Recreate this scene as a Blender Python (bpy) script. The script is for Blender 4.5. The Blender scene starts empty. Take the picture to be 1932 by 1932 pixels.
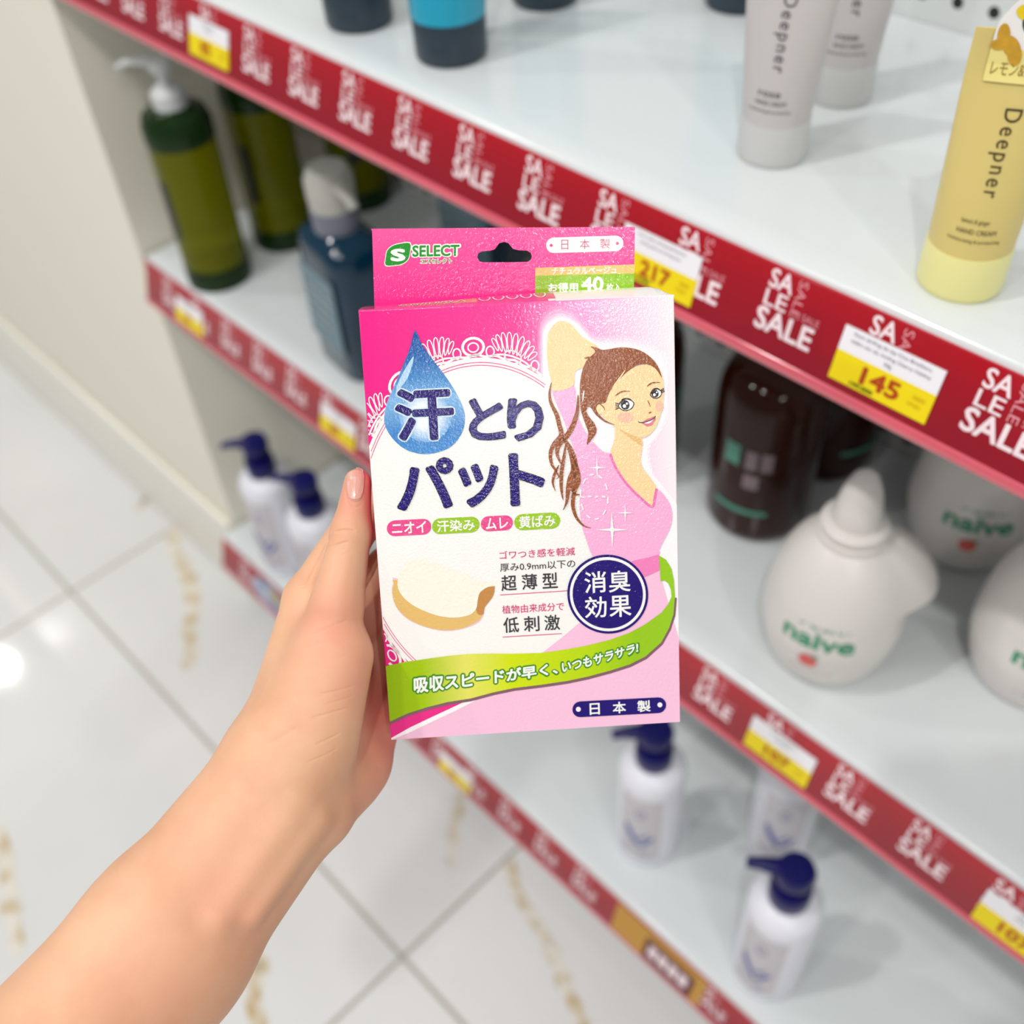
import bpy, bmesh, math, random
import numpy as np
from mathutils import Vector, Matrix
from mathutils.geometry import tessellate_polygon
from mathutils.bvhtree import BVHTree
random.seed(7)
S = bpy.context.scene
C = S.collection
PI = math.pi

# ------------------------------------------------------------ camera
CAM = np.array([[0.69733859, 0.71505067, -0.049208],
                [0.4960731, -0.53105875, -0.6869411],
                [-0.51733004, 0.45461978, -0.72504517]])      # rows: right, down, forward
F = 2026.8
CZ = 1.264
cd = bpy.data.cameras.new('camera')
cam = bpy.data.objects.new('camera', cd)
C.objects.link(cam)
M = Matrix.Identity(4)
for i in range(3):
    M[i][0] = CAM[0][i]; M[i][1] = -CAM[1][i]; M[i][2] = -CAM[2][i]
M[2][3] = CZ
cam.matrix_world = M
cd.sensor_width = 36.0
cd.lens = F / 1932 * 36.0
cd.clip_start = 0.02
cd.dof.use_dof = True
cd.dof.focus_distance = 0.365
cd.dof.aperture_fstop = 7.0
cd.dof.aperture_blades = 0
S.camera = cam

# ------------------------------------------------------------ world, lamps, exposure
S.view_settings.view_transform = 'Standard'
S.view_settings.look = 'None'
S.view_settings.gamma = 1.0
S.view_settings.use_curve_mapping = False
S.view_settings.exposure = -0.08
W = bpy.data.worlds.new('store'); S.world = W
W.use_nodes = True
W.node_tree.nodes['Background'].inputs[0].default_value = (0.98, 0.99, 1.0, 1)
W.node_tree.nodes['Background'].inputs[1].default_value = 0.25
def area(name, loc, size, power, target=None, shape='DISK', size_y=None, color=(1, .985, .965)):
    l = bpy.data.lights.new(name, 'AREA'); l.shape = shape; l.size = size
    if size_y: l.size_y = size_y
    l.energy = power; l.color = color
    o = bpy.data.objects.new(name, l); C.objects.link(o); o.location = loc
    d = Vector(target) - Vector(loc) if target else Vector((0, 0, -1))
    o.rotation_euler = d.to_track_quat('-Z', 'Y').to_euler()
    return o
LAMPS = []
for (x, y, p) in ((-0.9, -0.75, 9), (0.55, -0.75, 9), (-2.4, -0.75, 9), (-4.0, 0.2, 9), (-0.2, -2.0, 9), (1.6, -0.6, 8), (-1.6, -2.0, 8)):
    LAMPS.append(area('downlight', (x, y, 2.85), 0.09, p * 1.75))
area('tube_light', (2.5, -1.8, 2.85), 0.10, 24, shape='RECTANGLE', size_y=1.0)
area('panel_light', (-0.35, -0.55, 2.86), 1.2, 9, shape='RECTANGLE', size_y=0.6)

# ------------------------------------------------------------ projection helpers (photo pixel -> world)
def ray(x, y):
    return CAM.T @ np.array([(x - 966) / F, (y - 966) / F, 1.0])
def at(x, y, depth):
    d = ray(x, y) * depth
    return Vector((d[0], d[1], d[2] + CZ))
def on_level(x, y, z):
    d = ray(x, y); k = (z - CZ) / d[2]
    return Vector((d[0] * k, d[1] * k, z))

# ------------------------------------------------------------ materials
MATS = {}
def P(name, col, rough=.5, spec=.5, metal=0, trans=0, ior=1.45, coat=0, sss=0, var=0.0, vscale=40, bump=0, bscale=200, alpha=1, emit=None):
    if name in MATS: return MATS[name]
    m = bpy.data.materials.new(name); m.use_nodes = True
    nt = m.node_tree; b = nt.nodes['Principled BSDF']
    b.inputs['Base Color'].default_value = (*col, 1)
    b.inputs['Roughness'].default_value = rough
    b.inputs['Specular IOR Level'].default_value = spec
    b.inputs['Metallic'].default_value = metal
    b.inputs['Transmission Weight'].default_value = trans
    b.inputs['IOR'].default_value = ior
    b.inputs['Coat Weight'].default_value = coat
    b.inputs['Coat Roughness'].default_value = .08
    b.inputs['Alpha'].default_value = alpha
    if sss:
        b.inputs['Subsurface Weight'].default_value = sss
        b.inputs['Subsurface Radius'].default_value = (1, .35, .2)
        b.inputs['Subsurface Scale'].default_value = .004
    tc = nt.nodes.new('ShaderNodeTexCoord')
    if var:
        n = nt.nodes.new('ShaderNodeTexNoise'); n.inputs['Scale'].default_value = vscale; n.inputs['Detail'].default_value = 4
        nt.links.new(tc.outputs['Object'], n.inputs['Vector'])
        mx = nt.nodes.new('ShaderNodeMix'); mx.data_type = 'RGBA'
        mx.inputs[6].default_value = (*[c * (1 - var) for c in col], 1)
        mx.inputs[7].default_value = (*[min(1, c * (1 + var)) for c in col], 1)
        nt.links.new(n.outputs['Fac'], mx.inputs[0]); nt.links.new(mx.outputs[2], b.inputs['Base Color'])
    if bump:
        n = nt.nodes.new('ShaderNodeTexNoise'); n.inputs['Scale'].default_value = bscale; n.inputs['Detail'].default_value = 2
        nt.links.new(tc.outputs['Object'], n.inputs['Vector'])
        bp = nt.nodes.new('ShaderNodeBump'); bp.inputs['Strength'].default_value = bump; bp.inputs['Distance'].default_value = .0004
        nt.links.new(n.outputs['Fac'], bp.inputs['Height']); nt.links.new(bp.outputs[0], b.inputs['Normal'])
    MATS[name] = m
    return m
def srgb(r, g, b):
    f = lambda c: (c / 255 / 12.92) if c / 255 <= .04045 else ((c / 255 + .055) / 1.055) ** 2.4
    return (f(r), f(g), f(b))
PR = dict(rough=.11, spec=.5, bump=.26, bscale=1200)          # embossed carton gloss
def ink(name, r, g, b): return P('ink_' + name, srgb(r, g, b), **PR)
def gradient(name, stops, axis, lo, hi, second=None, **kw):
    """printed colour ramp along a local axis of the part"""
    a = dict(PR); a.update(kw)
    m = P(name, (1, 1, 1), **a); nt = m.node_tree; b = nt.nodes['Principled BSDF']
    tc = [n for n in nt.nodes if n.type == 'TEX_COORD'][0]
    sx = nt.nodes.new('ShaderNodeSeparateXYZ'); nt.links.new(tc.outputs['Object'], sx.inputs[0])
    mr = nt.nodes.new('ShaderNodeMapRange'); mr.inputs[1].default_value = lo; mr.inputs[2].default_value = hi
    nt.links.new(sx.outputs[axis], mr.inputs[0])
    cr = nt.nodes.new('ShaderNodeValToRGB'); e = cr.color_ramp.elements
    while len(e) < len(stops): e.new(.5)
    for el, (p, c) in zip(e, stops): el.position = p; el.color = (*srgb(*c), 1)
    nt.links.new(mr.outputs[0], cr.inputs[0]); nt.links.new(cr.outputs[0], b.inputs['Base Color'])
    return m

# ------------------------------------------------------------ mesh builder
class Faces(list):
    copies = 1
mb_sign = 1
class MB:
    def __init__(s): s.v = []; s.f = []; s.m = []
    def add(s, vs, fs, mi=0):
        o = len(s.v)
        if getattr(fs, 'copies', 1) > 1:                               # keep the shifted copies of bold glyphs a hair apart
            vs = np.array([tuple(p) for p in vs]); nv = len(vs) // fs.copies
            nr = sum((np.cross(vs[f[1]] - vs[f[0]], vs[f[2]] - vs[f[0]]) for f in fs[:len(fs) // fs.copies]), np.zeros(3)); nr /= np.linalg.norm(nr)
            for j in range(fs.copies): vs[j * nv:(j + 1) * nv] += nr * (j * 2.5e-6 * mb_sign)
        s.v += [tuple(p) for p in vs]
        for f in fs: s.f.append(tuple(i + o for i in f)); s.m.append(mi)
    def box(s, x0, y0, z0, x1, y1, z1, mi=0):
        s.add([(x0, y0, z0), (x1, y0, z0), (x1, y1, z0), (x0, y1, z0), (x0, y0, z1), (x1, y0, z1), (x1, y1, z1), (x0, y1, z1)],
              [(0, 3, 2, 1), (4, 5, 6, 7), (0, 1, 5, 4), (1, 2, 6, 5), (2, 3, 7, 6), (3, 0, 4, 7)], mi)
    def lathe(s, prof, n=40, mi=0, sx=1, sy=1, cx=0, cy=0, warp=None):
        vs = []; fs = []
        for (r, z) in prof:
            for k in range(n):
                a = 2 * PI * k / n
                p = (cx + r * sx * math.cos(a), cy + r * sy * math.sin(a), z)
                vs.append(warp(*p) if warp else p)
        for i in range(len(prof) - 1):
            for k in range(n):
                fs.append((i * n + k, i * n + (k + 1) % n, (i + 1) * n + (k + 1) % n, (i + 1) * n + k))
        s.add(vs, fs, mi)
        if prof[0][0] > 1e-6: s.f.append(tuple(len(s.v) - len(vs) + k for k in reversed(range(n)))); s.m.append(mi)
        if prof[-1][0] > 1e-6: s.f.append(tuple(len(s.v) - n + k for k in range(n))); s.m.append(mi)
    def tube(s, pts, rads, n=14, mi=0, sq=1.0):
        pts = [Vector(p) for p in pts]; vs = []; fs = []
        for i, p in enumerate(pts):
            t = (pts[min(i + 1, len(pts) - 1)] - pts[max(i - 1, 0)]).normalized()
            up = Vector((0, 0, 1)) if abs(t.z) < .9 else Vector((1, 0, 0))
            a = t.cross(up).normalized(); b = a.cross(t)
            for k in range(n):
                w = 2 * PI * k / n
                vs.append(p + (a * math.cos(w) + b * math.sin(w) * sq) * rads[i])
        for i in range(len(pts) - 1):
            for k in range(n):
                fs.append((i * n + k, i * n + (k + 1) % n, (i + 1) * n + (k + 1) % n, (i + 1) * n + k))
        fs.append(tuple(reversed(range(n)))); fs.append(tuple((len(pts) - 1) * n + k for k in range(n)))
        s.add(vs, fs, mi)
    def build(s, name, mats, parent=None, smooth=True, bevel=0, angle=40):
        me = bpy.data.meshes.new(name); me.from_pydata(s.v, [], s.f)
        for m in (mats if isinstance(mats, (list, tuple)) else [mats]): me.materials.append(m)
        me.polygons.foreach_set('material_index', s.m)
        me.validate(); me.update()
        if smooth:
            bm = bmesh.new(); bm.from_mesh(me)
            bmesh.ops.recalc_face_normals(bm, faces=bm.faces)
            if bevel:
                bmesh.ops.remove_doubles(bm, verts=bm.verts, dist=1e-6)
                ed = [e for e in bm.edges if len(e.link_faces) == 2 and e.calc_face_angle(0) > .6]
                bmesh.ops.bevel(bm, geom=ed, offset=bevel, segments=3, profile=.6, affect='EDGES')
            for f in bm.faces: f.smooth = True
            for e in bm.edges:
                if len(e.link_faces) == 2 and e.calc_face_angle(0) > math.radians(angle): e.smooth = False
            bm.to_mesh(me); bm.free()
        o = bpy.data.objects.new(name, me); C.objects.link(o)
        if parent: o.parent = parent
        return o
def thing(name, label, cat, loc=(0, 0, 0), rz=0, group=None):
    o = bpy.data.objects.new(name, None); C.objects.link(o); o.empty_display_size = .02
    o.location = loc; o.rotation_euler = (0, 0, rz)
    return tag(o, label, cat, group)
def tag(o, label, cat, group=None):
    o['label'] = label; o['category'] = cat
    if group: o['group'] = group
    return o
def struct(o): o['kind'] = 'structure'; return o
def dup(root, loc, rz, label, group=None):
    r = root.copy(); C.objects.link(r); r.location = loc; r.rotation_euler = (0, 0, rz); r['label'] = label
    if group: r['group'] = group
    for ch in list(root.children):
        c = ch.copy(); C.objects.link(c); c.parent = r
        for g in ch.children:
            d = g.copy(); C.objects.link(d); d.parent = c
    return r

# ------------------------------------------------------------ text geometry
_T = {}
def text_geo(s, bold=0.0, space=1.0):
    """lettering as (unit-box points, faces, aspect); bold strokes come from shifted copies of each glyph"""
    k = (s, bold, space)
    if k in _T: return _T[k]
    c = bpy.data.curves.new('t', 'FONT'); c.body = s; c.size = 1; c.resolution_u = 3; c.space_character = space
    o = bpy.data.objects.new('t', c); C.objects.link(o)
    dg = bpy.context.evaluated_depsgraph_get()
    me = bpy.data.meshes.new_from_object(o.evaluated_get(dg))
    v = np.array([(q.co.x, q.co.y) for q in me.vertices]); f = [tuple(p.vertices) for p in me.polygons]
    bpy.data.objects.remove(o); bpy.data.curves.remove(c); bpy.data.meshes.remove(me)
    if bold:
        n = 12 if bold > .03 else 8; nv = len(v)
        v = np.concatenate([v] + [v + bold * np.array([math.cos(2 * PI * i / n), math.sin(2 * PI * i / n)]) for i in range(n)])
        f = Faces(tuple(q + j * nv for q in t) for j in range(n + 1) for t in f); f.copies = n + 1
    lo = v.min(0); hi = v.max(0)
    _T[k] = ((v - lo) / (hi - lo), f, (hi - lo)[0] / (hi - lo)[1])
    return _T[k]
def smooth_loop(pts, sub=5, closed=True):
    n = len(pts); out = []
    for i in range(n if closed else n - 1):
        g = (lambda k: pts[k % n]) if closed else (lambda k: pts[min(max(k, 0), n - 1)])
        p0, p1, p2, p3 = g(i - 1), g(i), g(i + 1), g(i + 2)
        for j in range(sub):
            t = j / sub
            out.append(tuple(.5 * (2 * p1[a] + (p2[a] - p0[a]) * t + (2 * p0[a] - 5 * p1[a] + 4 * p2[a] - p3[a]) * t * t + (3 * p1[a] - p0[a] - 3 * p2[a] + p3[a]) * t ** 3) for a in range(2)))
    if not closed: out.append(tuple(pts[-1]))
    return out
def fill(loops):
    ls = [[Vector((x, y, 0)) for x, y in l] for l in loops]
    tri = tessellate_polygon(ls)
    return [p for l in loops for p in l], [tuple(t) for t in tri]
def ribbon2(pts, w):
    """flat stroke along 2D points; w = one width or a list"""
    vs = []; n = len(pts)
    for i, p in enumerate(pts):
        a = pts[max(i - 1, 0)]; b = pts[min(i + 1, n - 1)]
        dx, dy = b[0] - a[0], b[1] - a[1]; L = math.hypot(dx, dy) or 1
        ww = w[i] if isinstance(w, (list, tuple)) else w
        vs += [(p[0] - dy / L * ww / 2, p[1] + dx / L * ww / 2), (p[0] + dy / L * ww / 2, p[1] - dx / L * ww / 2)]
    return vs, [(2 * i, 2 * i + 1, 2 * i + 3, 2 * i + 2) for i in range(n - 1)]
def taper(n, w): return [max(.12, math.sin(PI * min(1, max(0, (i + .6) / n)) ** .8)) * w for i in range(n)]
def ell(cx, cy, rx, ry, n=48, a0=0, a1=2 * PI):
    return [(cx + rx * math.cos(a0 + (a1 - a0) * i / n), cy + ry * math.sin(a0 + (a1 - a0) * i / n)) for i in range(n)]

# ============================================================ SETTING
D = .405; DB = .378
Z1, Z2, Z3 = .958, .609, .164
XL, XR, YB = -1.052, .42, .69
tile = P('floor_tile', (.8, .8, .785), rough=.05, spec=.5)
nt = tile.node_tree; b = nt.nodes['Principled BSDF']
tc = nt.nodes.new('ShaderNodeTexCoord'); sx = nt.nodes.new('ShaderNodeSeparateXYZ'); nt.links.new(tc.outputs['Object'], sx.inputs[0])
def mth(op, a, c=None):
    n = nt.nodes.new('ShaderNodeMath'); n.operation = op
    for i, q in enumerate((a, c)):
        if q is None: continue
        if isinstance(q, (int, float)): n.inputs[i].default_value = q
        else: nt.links.new(q, n.inputs[i])
    return n.outputs[0]
masks = []
for ax, off in ((0, -.482), (1, .2035)):
    fr = mth('FRACT', mth('DIVIDE', mth('SUBTRACT', sx.outputs[ax], off - .4 - 8.0), .8))
    masks.append(mth('LESS_THAN', mth('ABSOLUTE', mth('SUBTRACT', fr, .5)), .0034))
mk = mth('MAXIMUM', masks[0], masks[1])
nz = nt.nodes.new('ShaderNodeTexNoise'); nz.inputs['Scale'].default_value = 2.2; nz.inputs['Detail'].default_value = 6
nt.links.new(tc.outputs['Object'], nz.inputs['Vector'])
cr = nt.nodes.new('ShaderNodeValToRGB'); cr.color_ramp.elements[0].color = (.67, .67, .66, 1); cr.color_ramp.elements[1].color = (.75, .75, .74, 1)
cr.color_ramp.elements[0].position = .35; cr.color_ramp.elements[1].position = .65
nt.links.new(nz.outputs['Fac'], cr.inputs[0])
mx = nt.nodes.new('ShaderNodeMix'); mx.data_type = 'RGBA'; nt.links.new(mk, mx.inputs[0]); nt.links.new(cr.outputs[0], mx.inputs[6]); mx.inputs[7].default_value = (.4, .37, .32, 1)
nt.links.new(mx.outputs[2], b.inputs['Base Color'])
rg = nt.nodes.new('ShaderNodeMapRange'); nt.links.new(mk, rg.inputs[0]); rg.inputs[3].default_value = .05; rg.inputs[4].default_value = .6
nt.links.new(rg.outputs[0], b.inputs['Roughness'])
vein = P('gold_vein', (.6, .45, .24), rough=.1)
nt = vein.node_tree; b = nt.nodes['Principled BSDF']
tc = nt.nodes.new('ShaderNodeTexCoord'); nz = nt.nodes.new('ShaderNodeTexNoise'); nz.inputs['Scale'].default_value = 38; nz.inputs['Detail'].default_value = 5
nt.links.new(tc.outputs['Object'], nz.inputs['Vector'])
cr = nt.nodes.new('ShaderNodeValToRGB'); cr.color_ramp.elements[0].color = (.74, .71, .64, 1); cr.color_ramp.elements[1].color = (.55, .41, .22, 1)
cr.color_ramp.elements[0].position = .42; cr.color_ramp.elements[1].position = .66
nt.links.new(nz.outputs['Fac'], cr.inputs[0]); nt.links.new(cr.outputs[0], b.inputs['Base Color'])
fl = MB(); fl.add([(-5, -3.5, 0), (2.5, -3.5, 0), (2.5, 1.2, 0), (-5, 1.2, 0)], [(0, 1, 2, 3)], 0)
for pts, w in (([(962, 1625), (985, 1700), (1015, 1745), (1042, 1795), (1062, 1850), (1085, 1900), (1105, 1960)], .022),
               ([(862, 1500), (864, 1545), (858, 1590), (850, 1630)], .02),
               ([(322, 1000), (330, 1040), (352, 1085), (362, 1130), (357, 1190), (360, 1255)], .03),
               ([(-4, 1560), (10, 1620), (18, 1680), (22, 1720), (34, 1800)], .026),
               ([(470, 1770), (492, 1820), (480, 1870), (492, 1940)], .024),
               ([(262, 960), (272, 945), (285, 930)], .02)):
    q = [on_level(x, y, 0) for x, y in pts]
    q = smooth_loop([(p.x, p.y) for p in q], 6, False)
    q = [(x + random.uniform(-.003, .003), y + random.uniform(-.003, .003)) for x, y in q]
    ww = [w * random.uniform(.55, .95) for _ in q]
    vs, fs = ribbon2(q, ww)
    fl.add([(x, y, .0003) for x, y in vs], fs, 1)
struct(fl.build('floor', [tile, vein], smooth=False))
wallm = P('beige_wall', srgb(236, 231, 216), rough=.45, var=.02, vscale=3)
skirt = P('skirting_tile', srgb(236, 233, 222), rough=.15)
w = MB(); w.box(-4.6, .402, 0, XL - .002, 1.1, 2.6); struct(w.build('wall_left', wallm, smooth=False))
w = MB(); w.box(-4.6, .392, 0, XL - .01, .4015, .165); struct(w.build('baseboard_left', skirt, bevel=.004))
w = MB(); w.box(XL - .002, YB + .03, 0, 2.0, YB + .1, 2.6); struct(w.build('wall_back', wallm, smooth=False))

# ============================================================ SHELVING UNIT
enamel = P('white_enamel', (.68, .715, .72), rough=.16, spec=.5, var=.015, vscale=5)
red_plastic = P('red_channel', srgb(196, 52, 66), rough=.18, spec=.6, coat=.5, var=.02)
lip_plastic = P('pink_lip', srgb(214, 92, 106), rough=.13, spec=.7, coat=.6, var=.02)
kick = P('kick_plate', (.2, .19, .18), rough=.4, var=.05)
peg = P('pegboard', (.6, .61, .6), rough=.35)
nt = peg.node_tree; b = nt.nodes['Principled BSDF']
tc = nt.nodes.new('ShaderNodeTexCoord'); sx = nt.nodes.new('ShaderNodeSeparateXYZ'); nt.links.new(tc.outputs['Object'], sx.inputs[0])
d2 = []
for ax, off in ((0, -.3186), (2, .9752)):
    fr = mth('SUBTRACT', mth('FRACT', mth('DIVIDE', mth('SUBTRACT', sx.outputs[ax], off - .0125 - 5.0), .025)), .5)
    d2.append(mth('MULTIPLY', fr, fr))
hole = mth('LESS_THAN', mth('ADD', d2[0], d2[1]), .024)
mx = nt.nodes.new('ShaderNodeMix'); mx.data_type = 'RGBA'; nt.links.new(hole, mx.inputs[0]); mx.inputs[6].default_value = (.66, .68, .67, 1); mx.inputs[7].default_value = (.012, .014, .012, 1)
nt.links.new(mx.outputs[2], b.inputs['Base Color'])
def loc(p): return (p[0] - XL, p[1] - YB, p[2])
class UB(MB):
    def build(s, *a, **k):
        s.v = [loc(p) for p in s.v]; return MB.build(s, *a, **k)
bp = MB(); bp.box(XL, YB, .03, XR, YB + .012, 1.7)
tag(bp.build('pegboard_panel', peg, None, smooth=False), 'white perforated pegboard panel behind all three shelves', 'panel')
SH = []
for (z, yf, lab_) in ((Z1, D, 'top white shelf carrying the cream tubes'), (Z2, D, 'middle white shelf carrying green, blue, amber and onion-shaped bottles'), (Z3, DB, 'lowest white shelf just above the floor carrying lotion bottles')):
    shelf = thing('shelf', lab_, 'shelf', (XL, YB, 0), 0, 'white steel shelves')
    r = .005
    prof = [(yf + .02, z), (yf + r, z), (yf + r * .3, z - r * .3), (yf, z - r), (yf + .0009, z - .008), (yf + .004, z - .034), (YB - .001, z - .030), (YB - .001, z)]
    sb = UB(); n = len(prof)
    xs = (XL + .002, XR)
    vs = [(x, y, q) for x in xs for (y, q) in prof]
    fs = [(i, (i + 1) % n, n + (i + 1) % n, n + i) for i in range(n)] + [tuple(range(n)), tuple(n + i for i in reversed(range(n)))]
    sb.add(vs, fs); so = sb.build('shelf_board', enamel, shelf, angle=60)
    # red price channel: sloping plate with a rounded lip
    zt, zb, yt, yb = z - .0035, z - .0506, yf - .0012, yf - .0145
    ch = UB()
    def extrude(pr, name, mat, ang):
        ch = UB(); n = len(pr)
        ch.add([(x, y, q) for x in xs for (y, q) in pr], [(i, (i + 1) % n, n + (i + 1) % n, n + i) for i in range(n)] + [tuple(range(n)), tuple(n + i for i in reversed(range(n)))])
        return ch.build(name, mat, shelf, angle=ang)
    extrude([(yt, zt), (yb + .0006, zb + .003), (yb + .008, zb + .008), (yt + .003, zt - .003)], 'price_channel', red_plastic, 50)
    extrude([(yb + .0045 - .0055 * math.cos(i * PI / 12), zb - .0012 - .0055 * math.sin(i * PI / 12)) for i in range(-6, 18)], 'channel_lip', lip_plastic, 60)
    SH.append((yt, zt, yb, zb))
kp = UB(); kp.box(XL + .01, DB + .03, 0, XR, DB + .045, Z3 - .034); kp.build('kick_plate', kick, shelf, smooth=False)

# ------------------------------------------------------------ sale strips (paper slipped into each channel)
strip_red = gradient('sale_paper', [(0, (176, 14, 30)), (.3, (160, 10, 30)), (1, (140, 12, 34))], 2, 0, -.05, rough=.2, bump=0, coat=.4)
strip_white = P('sale_white', srgb(246, 226, 230), rough=.3)
strip_pale = P('sale_pale', srgb(226, 150, 160), rough=.3)
PITCH = .0582
def put_text(mb, s, fn, x0, x1, t0, t1, bold=0, mi=0, rot=False, space=1.0):
    v, f, _ = text_geo(s, bold, space)
    if rot: vs = [fn(x0 + (x1 - x0) * q[1], t0 + (t1 - t0) * q[0]) for q in v]     # reads downwards
    else: vs = [fn(x0 + (x1 - x0) * q[0], t1 + (t0 - t1) * q[1]) for q in v]
    mb.add(vs, f, mi)
def strip_fn(idx, lift, x_origin=0.0):
    yt, zt, yb, zb = SH[idx]
    L = math.hypot(yb - yt, zb - zt); ny, nz = (zb - zt) / L, -(yb - yt) / L     # outward normal (-y, +z side)
    if ny > 0: ny, nz = -ny, -nz
    def fn(x, t):
        return (x - x_origin, yt + (yb - yt) * t + ny * lift, zt + (zb - zt) * t + nz * lift)
    return fn
STR = []
for i, lab in enumerate(('red sale strip along the front of the top shelf', 'red sale strip along the middle shelf, below the pump bottles', 'red sale strip on the lowest shelf, just above the floor')):
    fn = strip_fn(i, .0005); st = MB()
    x0, x1 = XL + .004, XR - .002
    st.add([fn(x0, .02), fn(x1, .02), fn(x1, .93), fn(x0, .93), ] + [strip_fn(i, .0002)(x, t) for x, t in ((x0, .02), (x1, .02), (x1, .93), (x0, .93))],
           [(0, 1, 2, 3), (7, 6, 5, 4), (0, 4, 5, 1), (1, 5, 6, 2), (2, 6, 7, 3), (3, 7, 4, 0)])
    o0 = fn(x0, 0)
    st.v = [(p[0] - o0[0], p[1] - o0[1], p[2] - o0[2]) for p in st.v]
    so = tag(st.build('sale_strip', strip_red, smooth=False), lab, 'shelf strip', 'red sale strips on the shelf fronts'); so.location = o0
    fn2 = strip_fn(i, .0007); tx = MB()
    base = (-.249, -.2565, -.247)[i]
    k = -20
    while base + k * PITCH < x1 - .05:
        bx = base + k * PITCH; k += 1
        if bx < x0: continue
        if i == 2 and -.300 < bx + .02 < -.175: continue
        p = PITCH
        put_text(tx, 'SALE', fn2, bx, bx + .585 * p, .465, .72, .026, 0)
        put_text(tx, 'SA', fn2, bx + .03 * p, bx + .27 * p, .045, .25, .02, 0)
        put_text(tx, 'LE', fn2, bx + .03 * p, bx + .26 * p, .272, .445, .01, 0)
        put_text(tx, 'SALE', fn2, bx + .31 * p, bx + .40 * p, .05, .45, .0, 1, rot=True)
        put_text(tx, 'SALE', fn2, bx + .43 * p, bx + .60 * p, .365, .44, .0, 1)
    tx.v = [(p[0] - o0[0], p[1] - o0[1], p[2] - o0[2]) for p in tx.v]
    tx.build('sale_lettering', [strip_white, strip_pale], so, smooth=False)

# ------------------------------------------------------------ price tags
card_w = P('tag_white', srgb(238, 236, 240), rough=.4, var=.01)
card_y = P('tag_yellow', srgb(238, 214, 8), rough=.4, var=.02)
t_red = P('tag_red', srgb(176, 62, 14), rough=.4); t_grey = P('tag_grey', srgb(96, 92, 110), rough=.4); t_green = P('tag_green', srgb(40, 80, 10), rough=.4); t_or = P('tag_orange', srgb(206, 160, 10), rough=.4)
def price_tag(i, xl, wd, t0, t1, price, label, lines=(), old=None):
    t0, t1 = t0 + .10, t1 + .14
    fa, fb, fc = strip_fn(i, .0016), strip_fn(i, .0008), strip_fn(i, .0019)
    o0 = fa(xl + wd / 2, t1)
    sub = lambda mb: setattr(mb, 'v', [(p[0] - o0[0], p[1] - o0[1], p[2] - o0[2]) for p in mb.v])
    root = thing('price_tag', label, 'price tag', o0, 0, 'yellow and white shelf price tags')
    tm = t0 + (t1 - t0) * .45
    def slab(a, c):
        m = MB(); pts = [(xl, a), (xl + wd, a), (xl + wd, c), (xl, c)]
        m.add([fa(*q) for q in pts] + [fb(*q) for q in pts], [(0, 1, 2, 3), (7, 6, 5, 4), (0, 4, 5, 1), (1, 5, 6, 2), (2, 6, 7, 3), (3, 7, 4, 0)]); sub(m); return m
    slab(t0, tm).build('name_panel', card_w, root, smooth=False)
    slab(tm, t1).build('price_panel', card_y, root, smooth=False)
    m = MB(); h = t1 - t0
    for k, ln in enumerate(lines):
        ww = min(.92, .025 * len(ln)) * wd
        put_text(m, ln, fc, xl + wd / 2 - ww / 2, xl + wd / 2 + ww / 2, t0 + h * (.05 + .13 * k), t0 + h * (.135 + .13 * k), .0, 0)
    if lines: sub(m); m.build('name_lettering', t_grey, root, smooth=False)
    m = MB()
    put_text(m, price, fc, xl + wd * .30, xl + wd * (.30 + .13 * len(price)), t0 + h * .53, t0 + h * .86, .03, 0)
    put_text(m, '.000', fc, xl + wd * .80, xl + wd * .93, t0 + h * .60, t0 + h * .68, .0, 1)
    put_text(m, 'VND', fc, xl + wd * .78, xl + wd * .91, t0 + h * .74, t0 + h * .81, .0, 1)
    if old: put_text(m, old, fc, xl + wd * .22, xl + wd * .46, t0 + h * .88, t0 + h * .96, .03, 2)
    sub(m); m.build('price_lettering', [t_red, t_or, t_green], root, smooth=False)
    return root
price_tag(0, -.2005, .0535, .16, .70, '145', 'price tag reading 145 on the top shelf strip, below the yellow tube',
          ('Kem dưỡng da tay Cica Brothers,', 'chăm sóc da, hương Cherry Oshiny', '50g'), '199.000')
price_tag(0, -.3415, .0535, .18, .72, '217', 'price tag reading 217, partly behind the right edge of the pink box tab', ('Tinh chất dưỡng thể Rohto', 'dưỡng ẩm da hương hoa'), '310.000')
price_tag(0, -.7860, .0535, .16, .70, '85', 'price tag near the left end of the top shelf strip, above the green bottle', ('dưỡng da tay', 'hương hoa'))
price_tag(1, -.9850, .0535, .20, .74, '99', 'price tag at the left end of the middle shelf strip', ('sữa tắm', 'dưỡng ẩm'))
price_tag(1, -.7210, .0535, .20, .76, '89', 'price tag on the middle shelf strip just left of the pink box', ('sữa tắm', 'dưỡng ẩm'))
price_tag(1, -.2060, .0535, .16, .72, '107', 'price tag on the middle shelf strip below the front white onion-shaped bottle', ('Sữa tắm dưỡng ẩm', 'hương đào'))
price_tag(1, -.0230, .0535, .20, .76, '107', 'price tag cut off by the right edge, on the middle shelf strip', ('Sữa tắm', 'hương đào'))
price_tag(2, -.5800, .0535, .22, .80, '95', 'price tag on the lowest strip, just below the bottom edge of the box', ('sữa dưỡng', 'thể'))
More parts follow.
